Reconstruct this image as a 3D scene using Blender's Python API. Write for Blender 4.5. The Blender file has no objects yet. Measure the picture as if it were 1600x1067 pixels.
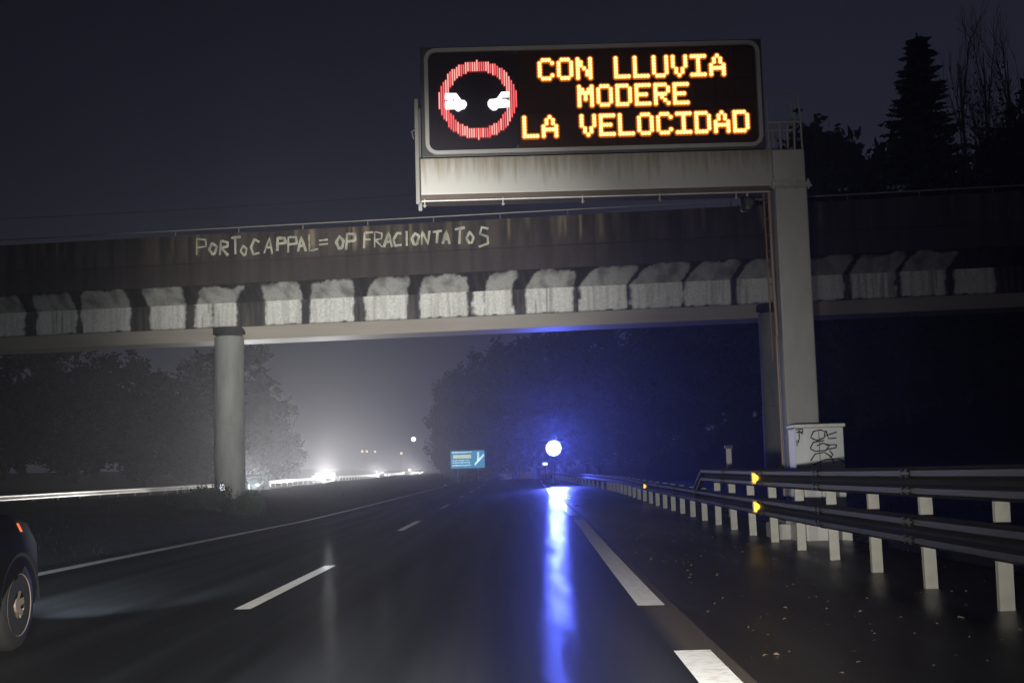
import bpy, bmesh, math, random
from mathutils import Vector, Matrix, noise
random.seed(7)
scene = bpy.context.scene
C = bpy.data.collections.new('place'); scene.collection.children.link(C)
PI = math.pi

# ------------------------------------------------------------------ camera
EYE = Vector((0, 0, 1.15))
cam_d = bpy.data.cameras.new('camera'); cam = bpy.data.objects.new('camera', cam_d); C.objects.link(cam)
cam_d.lens = 45.0; cam_d.sensor_width = 36.0; cam_d.clip_start = .1; cam_d.clip_end = 4000
PITCH, ROLL, YAW = math.atan(.1058), .028, .004
Fv = Vector((0, math.cos(PITCH), math.sin(PITCH))); R0 = Vector((1, 0, 0)); U0 = Vector((0, -math.sin(PITCH), math.cos(PITCH)))
Uv = U0*math.cos(ROLL) + R0*math.sin(ROLL); Rv = R0*math.cos(ROLL) - U0*math.sin(ROLL)
rz = Matrix.Rotation(-YAW, 3, 'Z'); Fv, Uv, Rv = rz @ Fv, rz @ Uv, rz @ Rv
m = Matrix((Rv, Uv, -Fv)).transposed().to_4x4(); m.translation = EYE
cam.matrix_world = m
scene.camera = cam
def at(px, py, Y):
    d = Rv*((px-800)/2000) + Uv*((533.5-py)/2000) + Fv
    t = Y/d.y
    return EYE + d*t

# ------------------------------------------------------------------ sky: last light of a rainy dusk
w = bpy.data.worlds.new('World'); scene.world = w; w.use_nodes = True
nt = w.node_tree; nt.nodes.clear()
wo = nt.nodes.new('ShaderNodeOutputWorld'); bg = nt.nodes.new('ShaderNodeBackground')
tc = nt.nodes.new('ShaderNodeTexCoord'); sx = nt.nodes.new('ShaderNodeSeparateXYZ')
nt.links.new(tc.outputs['Generated'], sx.inputs[0])
cr = nt.nodes.new('ShaderNodeValToRGB')
cr.color_ramp.elements[0].position = 0.0; cr.color_ramp.elements[0].color = (.066, .064, .095, 1)
cr.color_ramp.elements[1].position = .42; cr.color_ramp.elements[1].color = (.0105, .0115, .020, 1)
e = cr.color_ramp.elements.new(.12); e.color = (.036, .036, .058, 1)
e = cr.color_ramp.elements.new(.25); e.color = (.019, .020, .034, 1)
nt.links.new(sx.outputs['Z'], cr.inputs[0])
mr = nt.nodes.new('ShaderNodeMapRange'); mr.inputs[1].default_value = -.45; mr.inputs[2].default_value = .2
mr.inputs[3].default_value = .36; mr.inputs[4].default_value = .80
nt.links.new(sx.outputs['X'], mr.inputs[0])
nz = nt.nodes.new('ShaderNodeTexNoise'); nz.inputs['Scale'].default_value = 2.5; nz.inputs['Detail'].default_value = 3
mp = nt.nodes.new('ShaderNodeMapping'); mp.inputs['Scale'].default_value = (1, 1, 3)
nt.links.new(tc.outputs['Generated'], mp.inputs[0]); nt.links.new(mp.outputs[0], nz.inputs['Vector'])
mr2 = nt.nodes.new('ShaderNodeMapRange'); mr2.inputs[3].default_value = .8; mr2.inputs[4].default_value = 1.2
nt.links.new(nz.outputs[0], mr2.inputs[0])
mu = nt.nodes.new('ShaderNodeMath'); mu.operation = 'MULTIPLY'
nt.links.new(mr.outputs[0], mu.inputs[0]); nt.links.new(mr2.outputs[0], mu.inputs[1])
nt.links.new(cr.outputs[0], bg.inputs[0]); nt.links.new(mu.outputs[0], bg.inputs[1]); nt.links.new(bg.outputs[0], wo.inputs[0])

# ------------------------------------------------------------------ lamps of the car the picture is taken from
def spot(name, loc, target, power, deg, blend, col=(1, .93, .82), r=.06, parent=None):
    d = bpy.data.lights.new(name, 'SPOT'); d.energy = power; d.spot_size = math.radians(deg); d.spot_blend = blend
    d.color = col; d.shadow_soft_size = r
    o = bpy.data.objects.new(name, d); C.objects.link(o); o.location = loc
    o.rotation_euler = (Vector(target)-Vector(loc)).to_track_quat('-Z', 'Y').to_euler()
    return o
HL = (1, .965, .90)
for i, hx in enumerate((-1.1, .3)):
    spot('headlamp_light', (hx, 2.0, .68), (hx+(.9 if i else -2.2), 21, 1.3), 2700, 60, 1.0, HL)
    spot('low_beam_light', (hx, 2.0, .66), (hx-.6, 34, .1), 3200, 46, 1.0, HL)
    spot('high_beam_light', (hx, 2.0, .68), (hx-4.4, 48, 7.2), 32000, 26, 1.0, (1, .98, .94))

scene.view_settings.view_transform = 'Standard'; scene.view_settings.look = 'None'
scene.view_settings.exposure = 0; scene.view_settings.gamma = 1
scene.cycles.use_denoising = True
scene.cycles.max_bounces = 6; scene.cycles.volume_bounces = 0; scene.cycles.transparent_max_bounces = 6
scene.cycles.sample_clamp_indirect = 6

# ================================================================== materials
MATS = {}
def mat(name, col, rough=.6, metal=0, noise_amt=0, noise_scale=4, stretch=(1, 1, 1), col2=None, bump=0, bump_scale=20, emit=None, estr=0, spec=.5, coords='Object'):
    if name in MATS: return MATS[name]
    mt = bpy.data.materials.new(name); mt.use_nodes = True; n = mt.node_tree.nodes; l = mt.node_tree.links
    b = n['Principled BSDF']; b.inputs['Base Color'].default_value = (*col, 1); b.inputs['Roughness'].default_value = rough
    b.inputs['Metallic'].default_value = metal; b.inputs['Specular IOR Level'].default_value = spec
    tcn = n.new('ShaderNodeTexCoord'); mpn = n.new('ShaderNodeMapping'); mpn.inputs['Scale'].default_value = stretch
    l.new(tcn.outputs[coords], mpn.inputs[0])
    if noise_amt:
        tx = n.new('ShaderNodeTexNoise'); tx.inputs['Scale'].default_value = noise_scale; tx.inputs['Detail'].default_value = 6
        l.new(mpn.outputs[0], tx.inputs['Vector'])
        rp = n.new('ShaderNodeValToRGB'); rp.color_ramp.elements[0].position = .5-.28; rp.color_ramp.elements[1].position = .5+.28
        c2 = col2 or tuple(c*(1-noise_amt) for c in col)
        rp.color_ramp.elements[0].color = (*c2, 1); rp.color_ramp.elements[1].color = (*col, 1)
        l.new(tx.outputs[0], rp.inputs[0]); l.new(rp.outputs[0], b.inputs['Base Color'])
    if bump:
        t2 = n.new('ShaderNodeTexNoise'); t2.inputs['Scale'].default_value = bump_scale; t2.inputs['Detail'].default_value = 5
        l.new(mpn.outputs[0], t2.inputs['Vector'])
        bp = n.new('ShaderNodeBump'); bp.inputs['Strength'].default_value = bump; bp.inputs['Distance'].default_value = .02
        l.new(t2.outputs[0], bp.inputs['Height']); l.new(bp.outputs[0], b.inputs['Normal'])
    if emit:
        b.inputs['Emission Color'].default_value = (*emit, 1); b.inputs['Emission Strength'].default_value = estr
    MATS[name] = mt
    return mt
def nodes(mt): return mt.node_tree.nodes, mt.node_tree.links, mt.node_tree.nodes['Principled BSDF']

M_asph = mat('wet_asphalt', (.045, .047, .052), .3)
def asphalt(mt, base, dark, rlo, rhi, band=False):
    n, l, b = nodes(mt)
    tcn = n.new('ShaderNodeTexCoord')
    def nse(sc, scale, det=5):
        mp = n.new('ShaderNodeMapping'); mp.inputs['Scale'].default_value = sc; l.new(tcn.outputs['Object'], mp.inputs[0])
        t = n.new('ShaderNodeTexNoise'); t.inputs['Scale'].default_value = scale; t.inputs['Detail'].default_value = det; l.new(mp.outputs[0], t.inputs['Vector']); return t
    tr = nse((1, .02, 1), 1.9, 4)          # long streaks left by tyres
    pt = nse((1, .18, 1), .8, 2)            # puddled patches
    gr = nse((1, 1, 1), 90, 2)
    rp = n.new('ShaderNodeValToRGB'); rp.color_ramp.elements[0].position = .35; rp.color_ramp.elements[1].position = .66
    rp.color_ramp.elements[0].color = (*dark, 1); rp.color_ramp.elements[1].color = (*base, 1)
    l.new(tr.outputs[0], rp.inputs[0])
    mx = n.new('ShaderNodeMixRGB'); mx.blend_type = 'MULTIPLY'; mx.inputs[0].default_value = .7
    r2 = n.new('ShaderNodeMapRange'); r2.inputs[1].default_value = .3; r2.inputs[2].default_value = .7; r2.inputs[3].default_value = .55; r2.inputs[4].default_value = 1.35
    l.new(gr.outputs[0], r2.inputs[0]); l.new(rp.outputs[0], mx.inputs[1]); l.new(r2.outputs[0], mx.inputs[2])
    col = mx.outputs[0]
    if band:   # worn tan joint that runs along the wide line
        sp = n.new('ShaderNodeSeparateXYZ'); l.new(tcn.outputs['Object'], sp.inputs[0])
        sl = n.new('ShaderNodeMath'); sl.operation = 'MULTIPLY'; sl.inputs[1].default_value = .0205; l.new(sp.outputs['Y'], sl.inputs[0])
        dx = n.new('ShaderNodeMath'); dx.operation = 'SUBTRACT'; l.new(sp.outputs['X'], dx.inputs[0]); l.new(sl.outputs[0], dx.inputs[1])
        ds = n.new('ShaderNodeMath'); ds.operation = 'SUBTRACT'; l.new(dx.outputs[0], ds.inputs[0]); ds.inputs[1].default_value = 1.06
        ab = n.new('ShaderNodeMath'); ab.operation = 'ABSOLUTE'; l.new(ds.outputs[0], ab.inputs[0])
        ad = n.new('ShaderNodeMath'); ad.operation = 'MULTIPLY_ADD'; l.new(pt.outputs[0], ad.inputs[0]); ad.inputs[1].default_value = .12; l.new(ab.outputs[0], ad.inputs[2])
        mk = n.new('ShaderNodeMapRange'); mk.inputs[1].default_value = .14; mk.inputs[2].default_value = .27; mk.inputs[3].default_value = 1; mk.inputs[4].default_value = 0
        l.new(ad.outputs[0], mk.inputs[0])
        m2 = n.new('ShaderNodeMixRGB'); m2.inputs[2].default_value = (.16, .13, .10, 1); l.new(mk.outputs[0], m2.inputs[0]); l.new(col, m2.inputs[1]); col = m2.outputs[0]
    l.new(col, b.inputs['Base Color'])
    rr = n.new('ShaderNodeMapRange'); rr.inputs[1].default_value = .3; rr.inputs[2].default_value = .7; rr.inputs[3].default_value = rlo; rr.inputs[4].default_value = rhi
    l.new(pt.outputs[0], rr.inputs[0])
    if band:   # a thin broken film of water lies on the rough aggregate, thickest in the right-hand wheel track
        b.inputs['Roughness'].default_value = .55; b.inputs['IOR'].default_value = 1.12
        wt = n.new('ShaderNodeMapRange'); wt.inputs[1].default_value = -.7; wt.inputs[2].default_value = .35; wt.inputs[3].default_value = .012; wt.inputs[4].default_value = .10; wt.interpolation_type = 'SMOOTHSTEP'
        l.new(sp.outputs['X'], wt.inputs[0])
        rg = nse((1, .06, 1), 7, 5)
        rgm = n.new('ShaderNodeMapRange'); rgm.inputs[1].default_value = .30; rgm.inputs[2].default_value = .68; rgm.inputs[3].default_value = .2; rgm.inputs[4].default_value = 1.7
        l.new(rg.outputs[0], rgm.inputs[0])
        sm_ = n.new('ShaderNodeMath'); sm_.operation = 'MULTIPLY'; sm_.use_clamp = True; l.new(wt.outputs[0], sm_.inputs[0]); l.new(rgm.outputs[0], sm_.inputs[1]); l.new(sm_.outputs[0], b.inputs['Coat Weight'])
        l.new(rr.outputs[0], b.inputs['Coat Roughness']); b.inputs['Coat IOR'].default_value = 1.33
    else: l.new(rr.outputs[0], b.inputs['Roughness'])
    bp = n.new('ShaderNodeBump'); bp.inputs['Strength'].default_value = .45; bp.inputs['Distance'].default_value = .006
    l.new(gr.outputs[0], bp.inputs['Height']); l.new(bp.outputs[0], b.inputs['Normal'])
    bp2 = n.new('ShaderNodeBump'); bp2.inputs['Strength'].default_value = .25; bp2.inputs['Distance'].default_value = .004; l.new(gr.outputs[0], bp2.inputs['Height']); l.new(bp2.outputs[0], b.inputs['Coat Normal'])
M_asph.node_tree.nodes['Principled BSDF'].inputs['Specular IOR Level'].default_value = .5; M_shoulder_spec = .3
asphalt(M_asph, (.044, .048, .054), (.012, .013, .015), .10, .21, True)
M_shoulder = mat('shoulder_asphalt', (.03, .03, .03), .4); asphalt(M_shoulder, (.034, .031, .030), (.018, .016, .015), .26, .5)
M_oppasph = mat('opposite_asphalt', (.05, .05, .05), .25); asphalt(M_oppasph, (.055, .055, .058), (.03, .03, .03), .15, .3)
M_grass = mat('verge_grass', (.035, .042, .02), .9, noise_amt=.6, noise_scale=1.3, bump=.9, bump_scale=9, col2=(.016, .015, .010))

# road paint is full of glass beads and raised ribs that face the traffic: shading normal leans towards it
M_paint = mat('road_paint', (.75, .76, .74), .55)
n, l, b = nodes(M_paint)
cn = n.new('ShaderNodeCombineXYZ'); cn.inputs[0].default_value = 0; cn.inputs[1].default_value = -.80; cn.inputs[2].default_value = .60
l.new(cn.outputs[0], b.inputs['Normal'])
b.inputs['Coat Weight'].default_value = .8; b.inputs['Coat Roughness'].default_value = .22; b.inputs['Specular IOR Level'].default_value = .1
gn = n.new('ShaderNodeNewGeometry'); l.new(gn.outputs['True Normal'], b.inputs['Coat Normal'])
tcn = n.new('ShaderNodeTexCoord'); tx = n.new('ShaderNodeTexNoise'); tx.inputs['Scale'].default_value = 14; tx.inputs['Detail'].default_value = 8; l.new(tcn.outputs['Object'], tx.inputs['Vector'])
rp = n.new('ShaderNodeValToRGB'); rp.color_ramp.elements[0].position = .28; rp.color_ramp.elements[0].color = (.62, .55, .53, 1); rp.color_ramp.elements[1].position = .52; rp.color_ramp.elements[1].color = (.82, .82, .80, 1)
l.new(tx.outputs[0], rp.inputs[0]); l.new(rp.outputs[0], b.inputs['Base Color'])

M_galv = mat('galvanised_steel', (.30, .29, .26), .55, .2, noise_amt=.35, noise_scale=3, bump=.1)
M_rail = mat('weathered_rail', (.021, .018, .016), .65, .0, spec=.25, noise_amt=.5, noise_scale=2, stretch=(1, .3, 4), bump=.15, bump_scale=8)
M_post = mat('pale_post', (.50, .49, .42), .6, 0, noise_amt=.3, noise_scale=7, bump=.1)
M_white = mat('dirty_white_paint', (.62, .61, .56), .5, noise_amt=.25, noise_scale=3, stretch=(3, 3, .5), bump=.08)
M_pillar = mat('grey_pillar_paint', (.27, .268, .255), .6, noise_amt=.25, noise_scale=2.2, stretch=(2, 2, .7), bump=.15)
M_dark = mat('dark_housing', (.02, .02, .022), .5)
M_frame = mat('pale_frame', (.26, .255, .245), .45, noise_amt=.15, noise_scale=5)
M_rust = mat('rusty_pipe', (.16, .10, .075), .7, noise_amt=.4, noise_scale=6)
M_panel = mat('led_panel', (.022, .009, .005), .6, spec=.15)
M_panelc = mat('pictogram_panel', (.014, .011, .017), .6, spec=.15)
M_amber = mat('amber_led', (.1, .05, .01), .5, emit=(1, .47, .06), estr=1.7)
M_ambhot = mat('amber_led_core', (.1, .05, .01), .5, emit=(1, .74, .28), estr=2.0)
M_orange = mat('amber_painted_glow', (.1, .03, .0), .5, emit=(1, .17, .004), estr=.40)  # dim emission painting the bloom round the letters
M_red = mat('red_led', (.1, .01, .01), .5, emit=(1, .13, .14), estr=1.15)
M_redhot = mat('red_led_core', (.1, .01, .01), .5, emit=(1, .42, .36), estr=1.15)
M_wled = mat('white_led', (.1, .1, .1), .5, emit=(.95, .95, 1), estr=1.5)
M_leaf = mat('dark_foliage', (.035, .048, .025), .75, noise_amt=.5, noise_scale=.6)
M_leaf2 = mat('conifer_needles', (.022, .032, .02), .8, noise_amt=.5, noise_scale=.8)
M_bark = mat('bark', (.07, .06, .05), .85, noise_amt=.4, noise_scale=5, bump=.4)
M_graf = mat('spray_paint', (.66, .65, .50), .7, noise_amt=.72, noise_scale=3.2)
M_ink = mat('black_ink', (.02, .02, .025), .5)
M_bark2 = mat('pale_bark', (.10, .085, .075), .85)

# ================================================================== builders
class MB:
    def __init__(s): s.v = []; s.f = []
    def quad(s, a, b, c, d):
        i = len(s.v); s.v += [tuple(a), tuple(b), tuple(c), tuple(d)]; s.f.append((i, i+1, i+2, i+3))
    def box(s, x0, x1, y0, y1, z0, z1):
        i = len(s.v)
        s.v += [(x, y, z) for z in (z0, z1) for x, y in ((x0, y0), (x1, y0), (x1, y1), (x0, y1))]
        s.f += [(i+3, i+2, i+1, i), (i+4, i+5, i+6, i+7), (i, i+1, i+5, i+4), (i+1, i+2, i+6, i+5), (i+2, i+3, i+7, i+6), (i+3, i, i+4, i+7)]
    def tube(s, pts, r, n=8, r2=None, cap=True):
        pts = [Vector(p) for p in pts]; k = len(pts); rings = []
        up = None
        for j, p in enumerate(pts):
            t = (pts[min(j+1, k-1)]-pts[max(j-1, 0)]).normalized()
            if up is None: up = t.orthogonal().normalized()
            up = (up - t*up.dot(t)); up = up.normalized() if up.length > 1e-6 else t.orthogonal().normalized()
            sd = t.cross(up)
            rad = r if r2 is None else r + (r2-r)*j/max(1, k-1)
            i = len(s.v); rings.append(i)
            s.v += [tuple(p + (up*math.cos(a)+sd*math.sin(a))*rad) for a in [2*PI*q/n for q in range(n)]]
        for a, b2 in zip(rings, rings[1:]):
            for q in range(n): s.f.append((a+q, a+(q+1) % n, b2+(q+1) % n, b2+q))
        if cap: s.f.append(tuple(rings[0]+q for q in reversed(range(n)))); s.f.append(tuple(rings[-1]+q for q in range(n)))
    def prism(s, pts, y0, y1):   # (x,z) outline extruded along y
        n = len(pts); i = len(s.v)
        s.v += [(x, y0, z) for x, z in pts] + [(x, y1, z) for x, z in pts]
        s.f.append(tuple(i+q for q in range(n))); s.f.append(tuple(i+n+q for q in reversed(range(n))))
        for q in range(n): s.f.append((i+(q+1) % n, i+q, i+n+q, i+n+(q+1) % n))
    def disc(s, c, r, y1, n=12):  # short cylinder, axis y
        s.prism([(c[0]+r*math.cos(2*PI*q/n), c[2]+r*math.sin(2*PI*q/n)) for q in range(n)], c[1], y1)
    def build(s, name, mt, parent=None, smooth=False, bevel=0):
        me = bpy.data.meshes.new(name); me.from_pydata(s.v, [], s.f); me.update()
        if smooth:
            for p in me.polygons: p.use_smooth = True
        for q in (mt if isinstance(mt, (list, tuple)) else [mt]): me.materials.append(q)
        o = bpy.data.objects.new(name, me); C.objects.link(o)
        if parent: o.parent = parent
        if bevel:
            md = o.modifiers.new('bevel', 'BEVEL'); md.width = bevel; md.segments = 2; md.limit_method = 'ANGLE'
        return o
def tag(o, label=None, cat=None, group=None, kind=None):
    if label: o['label'] = label
    if cat: o['category'] = cat
    if group: o['group'] = group
    if kind: o['kind'] = kind
    return o
def empty(name, loc=(0, 0, 0), rz=0):
    o = bpy.data.objects.new(name, None); C.objects.link(o); o.location = loc; o.rotation_euler = (0, 0, rz); o.empty_display_size = .3
    return o
def copy_tree(o, parent=None):
    c = o.copy(); C.objects.link(c); c.parent = parent
    for ch in list(o.children): copy_tree(ch, c)
    return c
def clamp(v, a=0., b=1.): return max(a, min(b, v))
def sm(v): v = clamp(v); return v*v*(3-2*v)
def lerp(tab, y):
    if y <= tab[0][0]: return tab[0][1]
    for (a, p), (b2, q) in zip(tab, tab[1:]):
        if y <= b2: return p+(q-p)*(y-a)/(b2-a)
    return tab[-1][1]

# ================================================================== ground
GY = [(-50, 0), (40, 0), (90, .27), (120, .46), (150, .60), (170, .60), (215, .1), (400, -1), (2000, -8)]
def road_z(x, y):
    return .035*sm((y-12)/45)*(clamp(x, -7.2, 5.6)+4.5) + lerp(GY, y)
OPP = [(-50, 0.05), (60, .12), (100, .40), (150, .80), (212, 1.40), (294, 2.0), (400, 3.0), (600, 4.0), (2000, 4.0)]
CREST = [(-50, .83), (85, .83), (114, 1.2), (161, 1.68), (218, 2.08), (300, 2.6), (2000, 4)]
def curve(y): return -((y-120)**2)/800 if y > 120 else 0
def ground_z(x, y):
    own = road_z(x, y)
    if x >= -7.2:
        z = own - .02
        if x > 5.6:
            z += .10*(min(x, 9)-5.6)*sm((x-5.6)/2)
            if x > 9: z += 9*sm((x-9)/42)*sm((y-12)/50) + 1.5*sm((x-9)/20)
        return z
    o = lerp(OPP, y)
    if x > -16:
        t = sm((-7.2-x)/8.4)
        return own*(1-t) + lerp(CREST, y)*t - .02
    if x > -17.6:
        t = sm((-16-x)/1.6); return lerp(CREST, y)*(1-t) + (o-.03)*t - .0
    if x > -28.2: return o-.03
    return o-.03 + 2.5*sm((-28.2-x)/30)
xs = [-1200, -600, -300, -150, -90, -60, -45, -36, -31, -28.2, -27.2, -25, -22, -19, -17.6, -17.2, -16.8, -16.4, -16] + [-16+.55*i for i in range(1, 16)] + [-7.2, -6, -4, -2, 0, 2, 4, 5.6, 6.4, 7.4, 9, 11, 14, 18, 23, 30, 38, 50, 80, 150, 300, 600, 1200]
xs = sorted(set(round(x, 2) for x in xs))
ys = [-60, -20, -5, 0] + [i*1.5 for i in range(1, 60)] + [92, 96, 100, 105, 110, 115, 120, 126, 132, 140, 150, 160, 170, 180, 195, 215, 240, 270, 294, 330, 400, 500, 700, 1100, 2500]
g = MB()
for y in ys:
    for x in xs:
        z = ground_z(x, y)
        if (-16.5 < x < -7.3) or 6 < x < 40: z += .09*noise.noise(Vector((x*.9, y*.6, 0)))
        g.v.append((x, y, z - .04))
nx = len(xs)
for j in range(len(ys)-1):
    for i in range(nx-1):
        a = j*nx+i; g.f.append((a, a+1, a+1+nx, a+nx))
tag(g.build('ground', M_grass, smooth=True), kind='structure')

def strip(name, xa, xb, y0, y1, mt, zf, dz=0, step=1.5, nx=6, curved=True):
    s = MB(); rows = max(1, int((y1-y0)/step)); cols = nx
    for j in range(rows+1):
        y = y0+(y1-y0)*j/rows
        a = xa(y) if callable(xa) else xa; b2 = xb(y) if callable(xb) else xb
        for i in range(cols+1):
            x = a+(b2-a)*i/cols
            s.v.append((x+(curve(y) if curved else 0), y, zf(x, y)+dz))
    for j in range(rows):
        for i in range(cols):
            q = j*(cols+1)+i; s.f.append((q, q+1, q+2+cols, q+1+cols))
    return s.build(name, mt, smooth=True)
LINE = [(0, .98), (11, 1.19), (31, 1.62), (52, 1.78), (90, 2.35), (140, 3.1), (200, 3.6)]
def line_x(y): return lerp(LINE, y)
tag(strip('road', -7.25, lambda y: line_x(y)+.2, -30, 210, M_asph, road_z, 0), kind='structure')
tag(strip('road_shoulder', lambda y: line_x(y)+.2, 5.2, -30, 210, M_shoulder, road_z, 0), kind='structure')
tag(strip('opposite_road', -27.6, -17.8, -30, 500, M_oppasph, lambda x, y: lerp(OPP, y), 0, 4, 3, False), kind='structure')
# painted lines: one thing per painted stroke
def stroke(name, xf, w_, y0, y1, label, group=None):
    o = strip(name, lambda y: xf(y)-w_/2, lambda y: xf(y)+w_/2, y0, y1, M_paint, road_z, .006, 1.0, 1)
    return tag(o, kind='structure')
stroke('edge_line', lambda y: -6.55, .26, -10, 150, '')
for k in range(-1, 7):
    stroke('lane_line', lambda y: -2.52, .155, 12.05+17*k, 17.9+17*k, '')
for a, b2 in ((-12, 8.45), (11.35, 31.2), (33.8, 54), (58, 78), (82, 102), (106, 126)):
    stroke('wide_line', line_x, .235, a, b2, '')

# ================================================================== bridge
BS = math.atan(-.13)                        # skew
bdir = Vector((math.cos(BS), math.sin(BS), 0)); bn = Vector((-bdir.y, bdir.x, 0))   # bn points away from camera
B0 = Vector((0, 47.4, 0))
def bp_(s, off, z): p = B0 + bdir*s + bn*off; return (p.x, p.y, z)
def s_of_px(px, off=0.):                     # distance along the bridge under a photo column
    d = (px-798)/2000
    # X = d*Y ; X = s*cos - off*sin ; Y = 47.4 + s*sin + off*cos
    c_, s_ = bdir.x, bdir.y
    return (d*(47.4+off*c_) + off*s_)/(c_-d*s_)
low = [(-48, 40), (62, 121), (132, 205), (240, 291), (312, 334), (340, 371), (422, 474), (492, 556), (578, 641), (665, 735), (749, 761), (767, 806), (831, 904), (917, 986), (997, 1073), (1084, 1150), (1165, 1242), (1258, 1330), (1345, 1412), (1425, 1490), (1510, 1570)]
pairs = [((-48, 40), (-60, 28)), ((62, 121), (50, 108)), ((132, 205), (131, 197)), ((240, 291), (222, 287)), ((312, 371), (322, 386)), ((422, 474), (413, 471)), ((492, 556), (495, 555)), ((578, 641), (595, 645)), ((665, 735), (672, 732)), ((767, 806), (780, 818)), ((831, 904), (850, 908)), ((917, 986), (945, 1012)), ((997, 1073), (1030, 1095)), ((1084, 1150), (1110, 1176)), ((1165, 1242), (1190, 1262)), ((1258, 1330), (1280, 1350)), ((1345, 1412), (1368, 1435)), ((1425, 1490), (1450, 1520))]
low = [(s_of_px(a), s_of_px(b2)) for a, b2 in low]; pairs = [(s_of_px(a[0]), s_of_px(a[1]), s_of_px(b2[0], -1), s_of_px(b2[1], -1)) for a, b2 in pairs]
def fb(p, oct_=4):
    return noise.fractal(Vector(p), 1.0, 2.0, oct_)
def patch(s, t, spans, seed, up=False):
    """1 inside a pale, clean patch, 0 in the algae stain; t = 0 bottom .. 1 top"""
    best = -9
    for sp_ in spans:
        if up: a, b2 = sp_[0]+(sp_[2]-sp_[0])*t, sp_[1]+(sp_[3]-sp_[1])*t
        else: a, b2 = sp_
        wob = .08*fb((s*1.3+seed, t*1.6, seed)) + .035*fb((s*9, t*6, seed))
        if up:  # corners eaten away towards the top
            crn = .5*max(0, t-.65)**2*3
            d = min(s-a-crn, b2-s-crn)
        else: d = min(s-a, b2-s) + .10*(1-t)*fb((s*5, 3, seed))
        best = max(best, d+wob)
    v = clamp((best+(.07 if up else .07))/.07+.25)
    if up:
        v *= clamp((.97+.22*fb((s*1.1, 7, seed))+.06*fb((s*7, 2, seed))-t)/.07)
    else:
        v *= clamp((t-.03-.05*max(0, fb((s*3, 1, seed))))/.03)
    return v
def stained(name, mt, parent, s0, s1, rows, colfun, step=.06):
    """rows: list of (off, z) polylines; per-vertex stain colour"""
    ns = int((s1-s0)/step); me = bpy.data.meshes.new(name); vs = []; cs = []; fs = []
    for j, (off, z, *_) in enumerate(rows):
        for i in range(ns+1):
            s = s0+(s1-s0)*i/ns; vs.append(bp_(s, off, z)); cs.append(colfun(s, j, off, z))
    for j in range(len(rows)-1):
        for i in range(ns):
            a = j*(ns+1)+i; fs.append((a, a+1, a+2+ns, a+1+ns))
    me.from_pydata(vs, [], fs); me.update()
    ca = me.color_attributes.new('stain', 'FLOAT_COLOR', 'POINT')
    buf = []
    for c in cs: buf += [c[0], c[1], c[2], 1]
    ca.data.foreach_set('color', buf)
    me.materials.append(mt)
    o = bpy.data.objects.new(name, me); C.objects.link(o); o.parent = parent
    return o
M_conc = mat('stained_concrete', (.3, .3, .3), .75)
n, l, b = nodes(M_conc)
at_n = n.new('ShaderNodeVertexColor'); at_n.layer_name = 'stain'
tcn = n.new('ShaderNodeTexCoord'); tx = n.new('ShaderNodeTexNoise'); tx.inputs['Scale'].default_value = 12; tx.inputs['Detail'].default_value = 6; l.new(tcn.outputs['Object'], tx.inputs['Vector'])
mrn = n.new('ShaderNodeMapRange'); mrn.inputs[1].default_value = .3; mrn.inputs[2].default_value = .7; mrn.inputs[3].default_value = .8; mrn.inputs[4].default_value = 1.12; l.new(tx.outputs[0], mrn.inputs[0])
mx = n.new('ShaderNodeMixRGB'); mx.blend_type = 'MULTIPLY'; mx.inputs[0].default_value = 1; l.new(at_n.outputs[0], mx.inputs[1]); l.new(mrn.outputs[0], mx.inputs[2])
l.new(mx.outputs[0], b.inputs['Base Color'])
bpn = n.new('ShaderNodeBump'); bpn.inputs['Strength'].default_value = .25; bpn.inputs['Distance'].default_value = .02; l.new(tx.outputs[0], bpn.inputs['Height']); l.new(bpn.outputs[0], b.inputs['Normal'])
def mixc(a, b2, t): return tuple(p+(q-p)*t for p, q in zip(a, b2))
PALE = (.64, .64, .59); STAIN = (.018, .016, .012); MID = (.09, .08, .06)
def col_low(s, j, off, z):
    t = (z-7.15)/.95
    v = patch(s, t, low, 3.1)
    streak = clamp(.5+1.4*fb((s*6, z*.35, 5), 5)); base = mixc(PALE, (.24, .22, .18), clamp(streak*1.1-.45)*.5)
    heavy = clamp((fb((s*.55, 0, 44))-.05)*2.5); thin = clamp((fb((s*11, z*.3, 8), 3)-.12)*5)*heavy
    base = mixc(base, (.10, .085, .06), thin*.65)
    st = mixc(STAIN, MID, clamp(.3+1.6*fb((s*8, z*.5, 1), 4))*.75)
    return mixc(st, base, v)
def col_up(s, j, off, z):
    t = (z-8.10)/.58
    v = patch(s, t, pairs, 9.7, True)
    base = mixc(tuple(c*.72 for c in PALE), (.20, .19, .17), clamp(.25+1.1*fb((s*2.3, t*1.4, 15), 4)))
    st = mixc(STAIN, MID, clamp(.1+1.2*fb((s*7, z, 2), 4))*.5)
    return mixc(st, base, v)
def col_edge(s, j, off, z):
    streak = clamp(.45+1.5*fb((s*2.6, z*.22, 21), 5))
    c = mixc((.022, .017, .013), (.065, .050, .040), streak)
    y_ = clamp((fb((s*3.6, z*.12, 31), 4)-.22)*4)*clamp((z-9.6-.5*abs(fb((s*2, 4, 4))))*3)*clamp(.35+2*fb((s*.25, 9, 9)))
    c = mixc(c, (.26, .21, .12), y_)
    if abs((s+1.1) % 3.07-1.5) < .045: c = mixc(c, (.01, .008, .006), .85)
    if z < 9.55: c = mixc(c, (.035, .025, .02), .55)
    return c
bridge = empty('road_bridge', (0, 0, 0))
tag(bridge, 'stained concrete road bridge with a graffiti parapet crossing over the motorway', 'bridge')
S0, S1 = -46, 60
stained('girder_web', M_conc, bridge, S0, S1, [(0, 7.15+.95*i/18) for i in range(19)], col_low)
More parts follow.
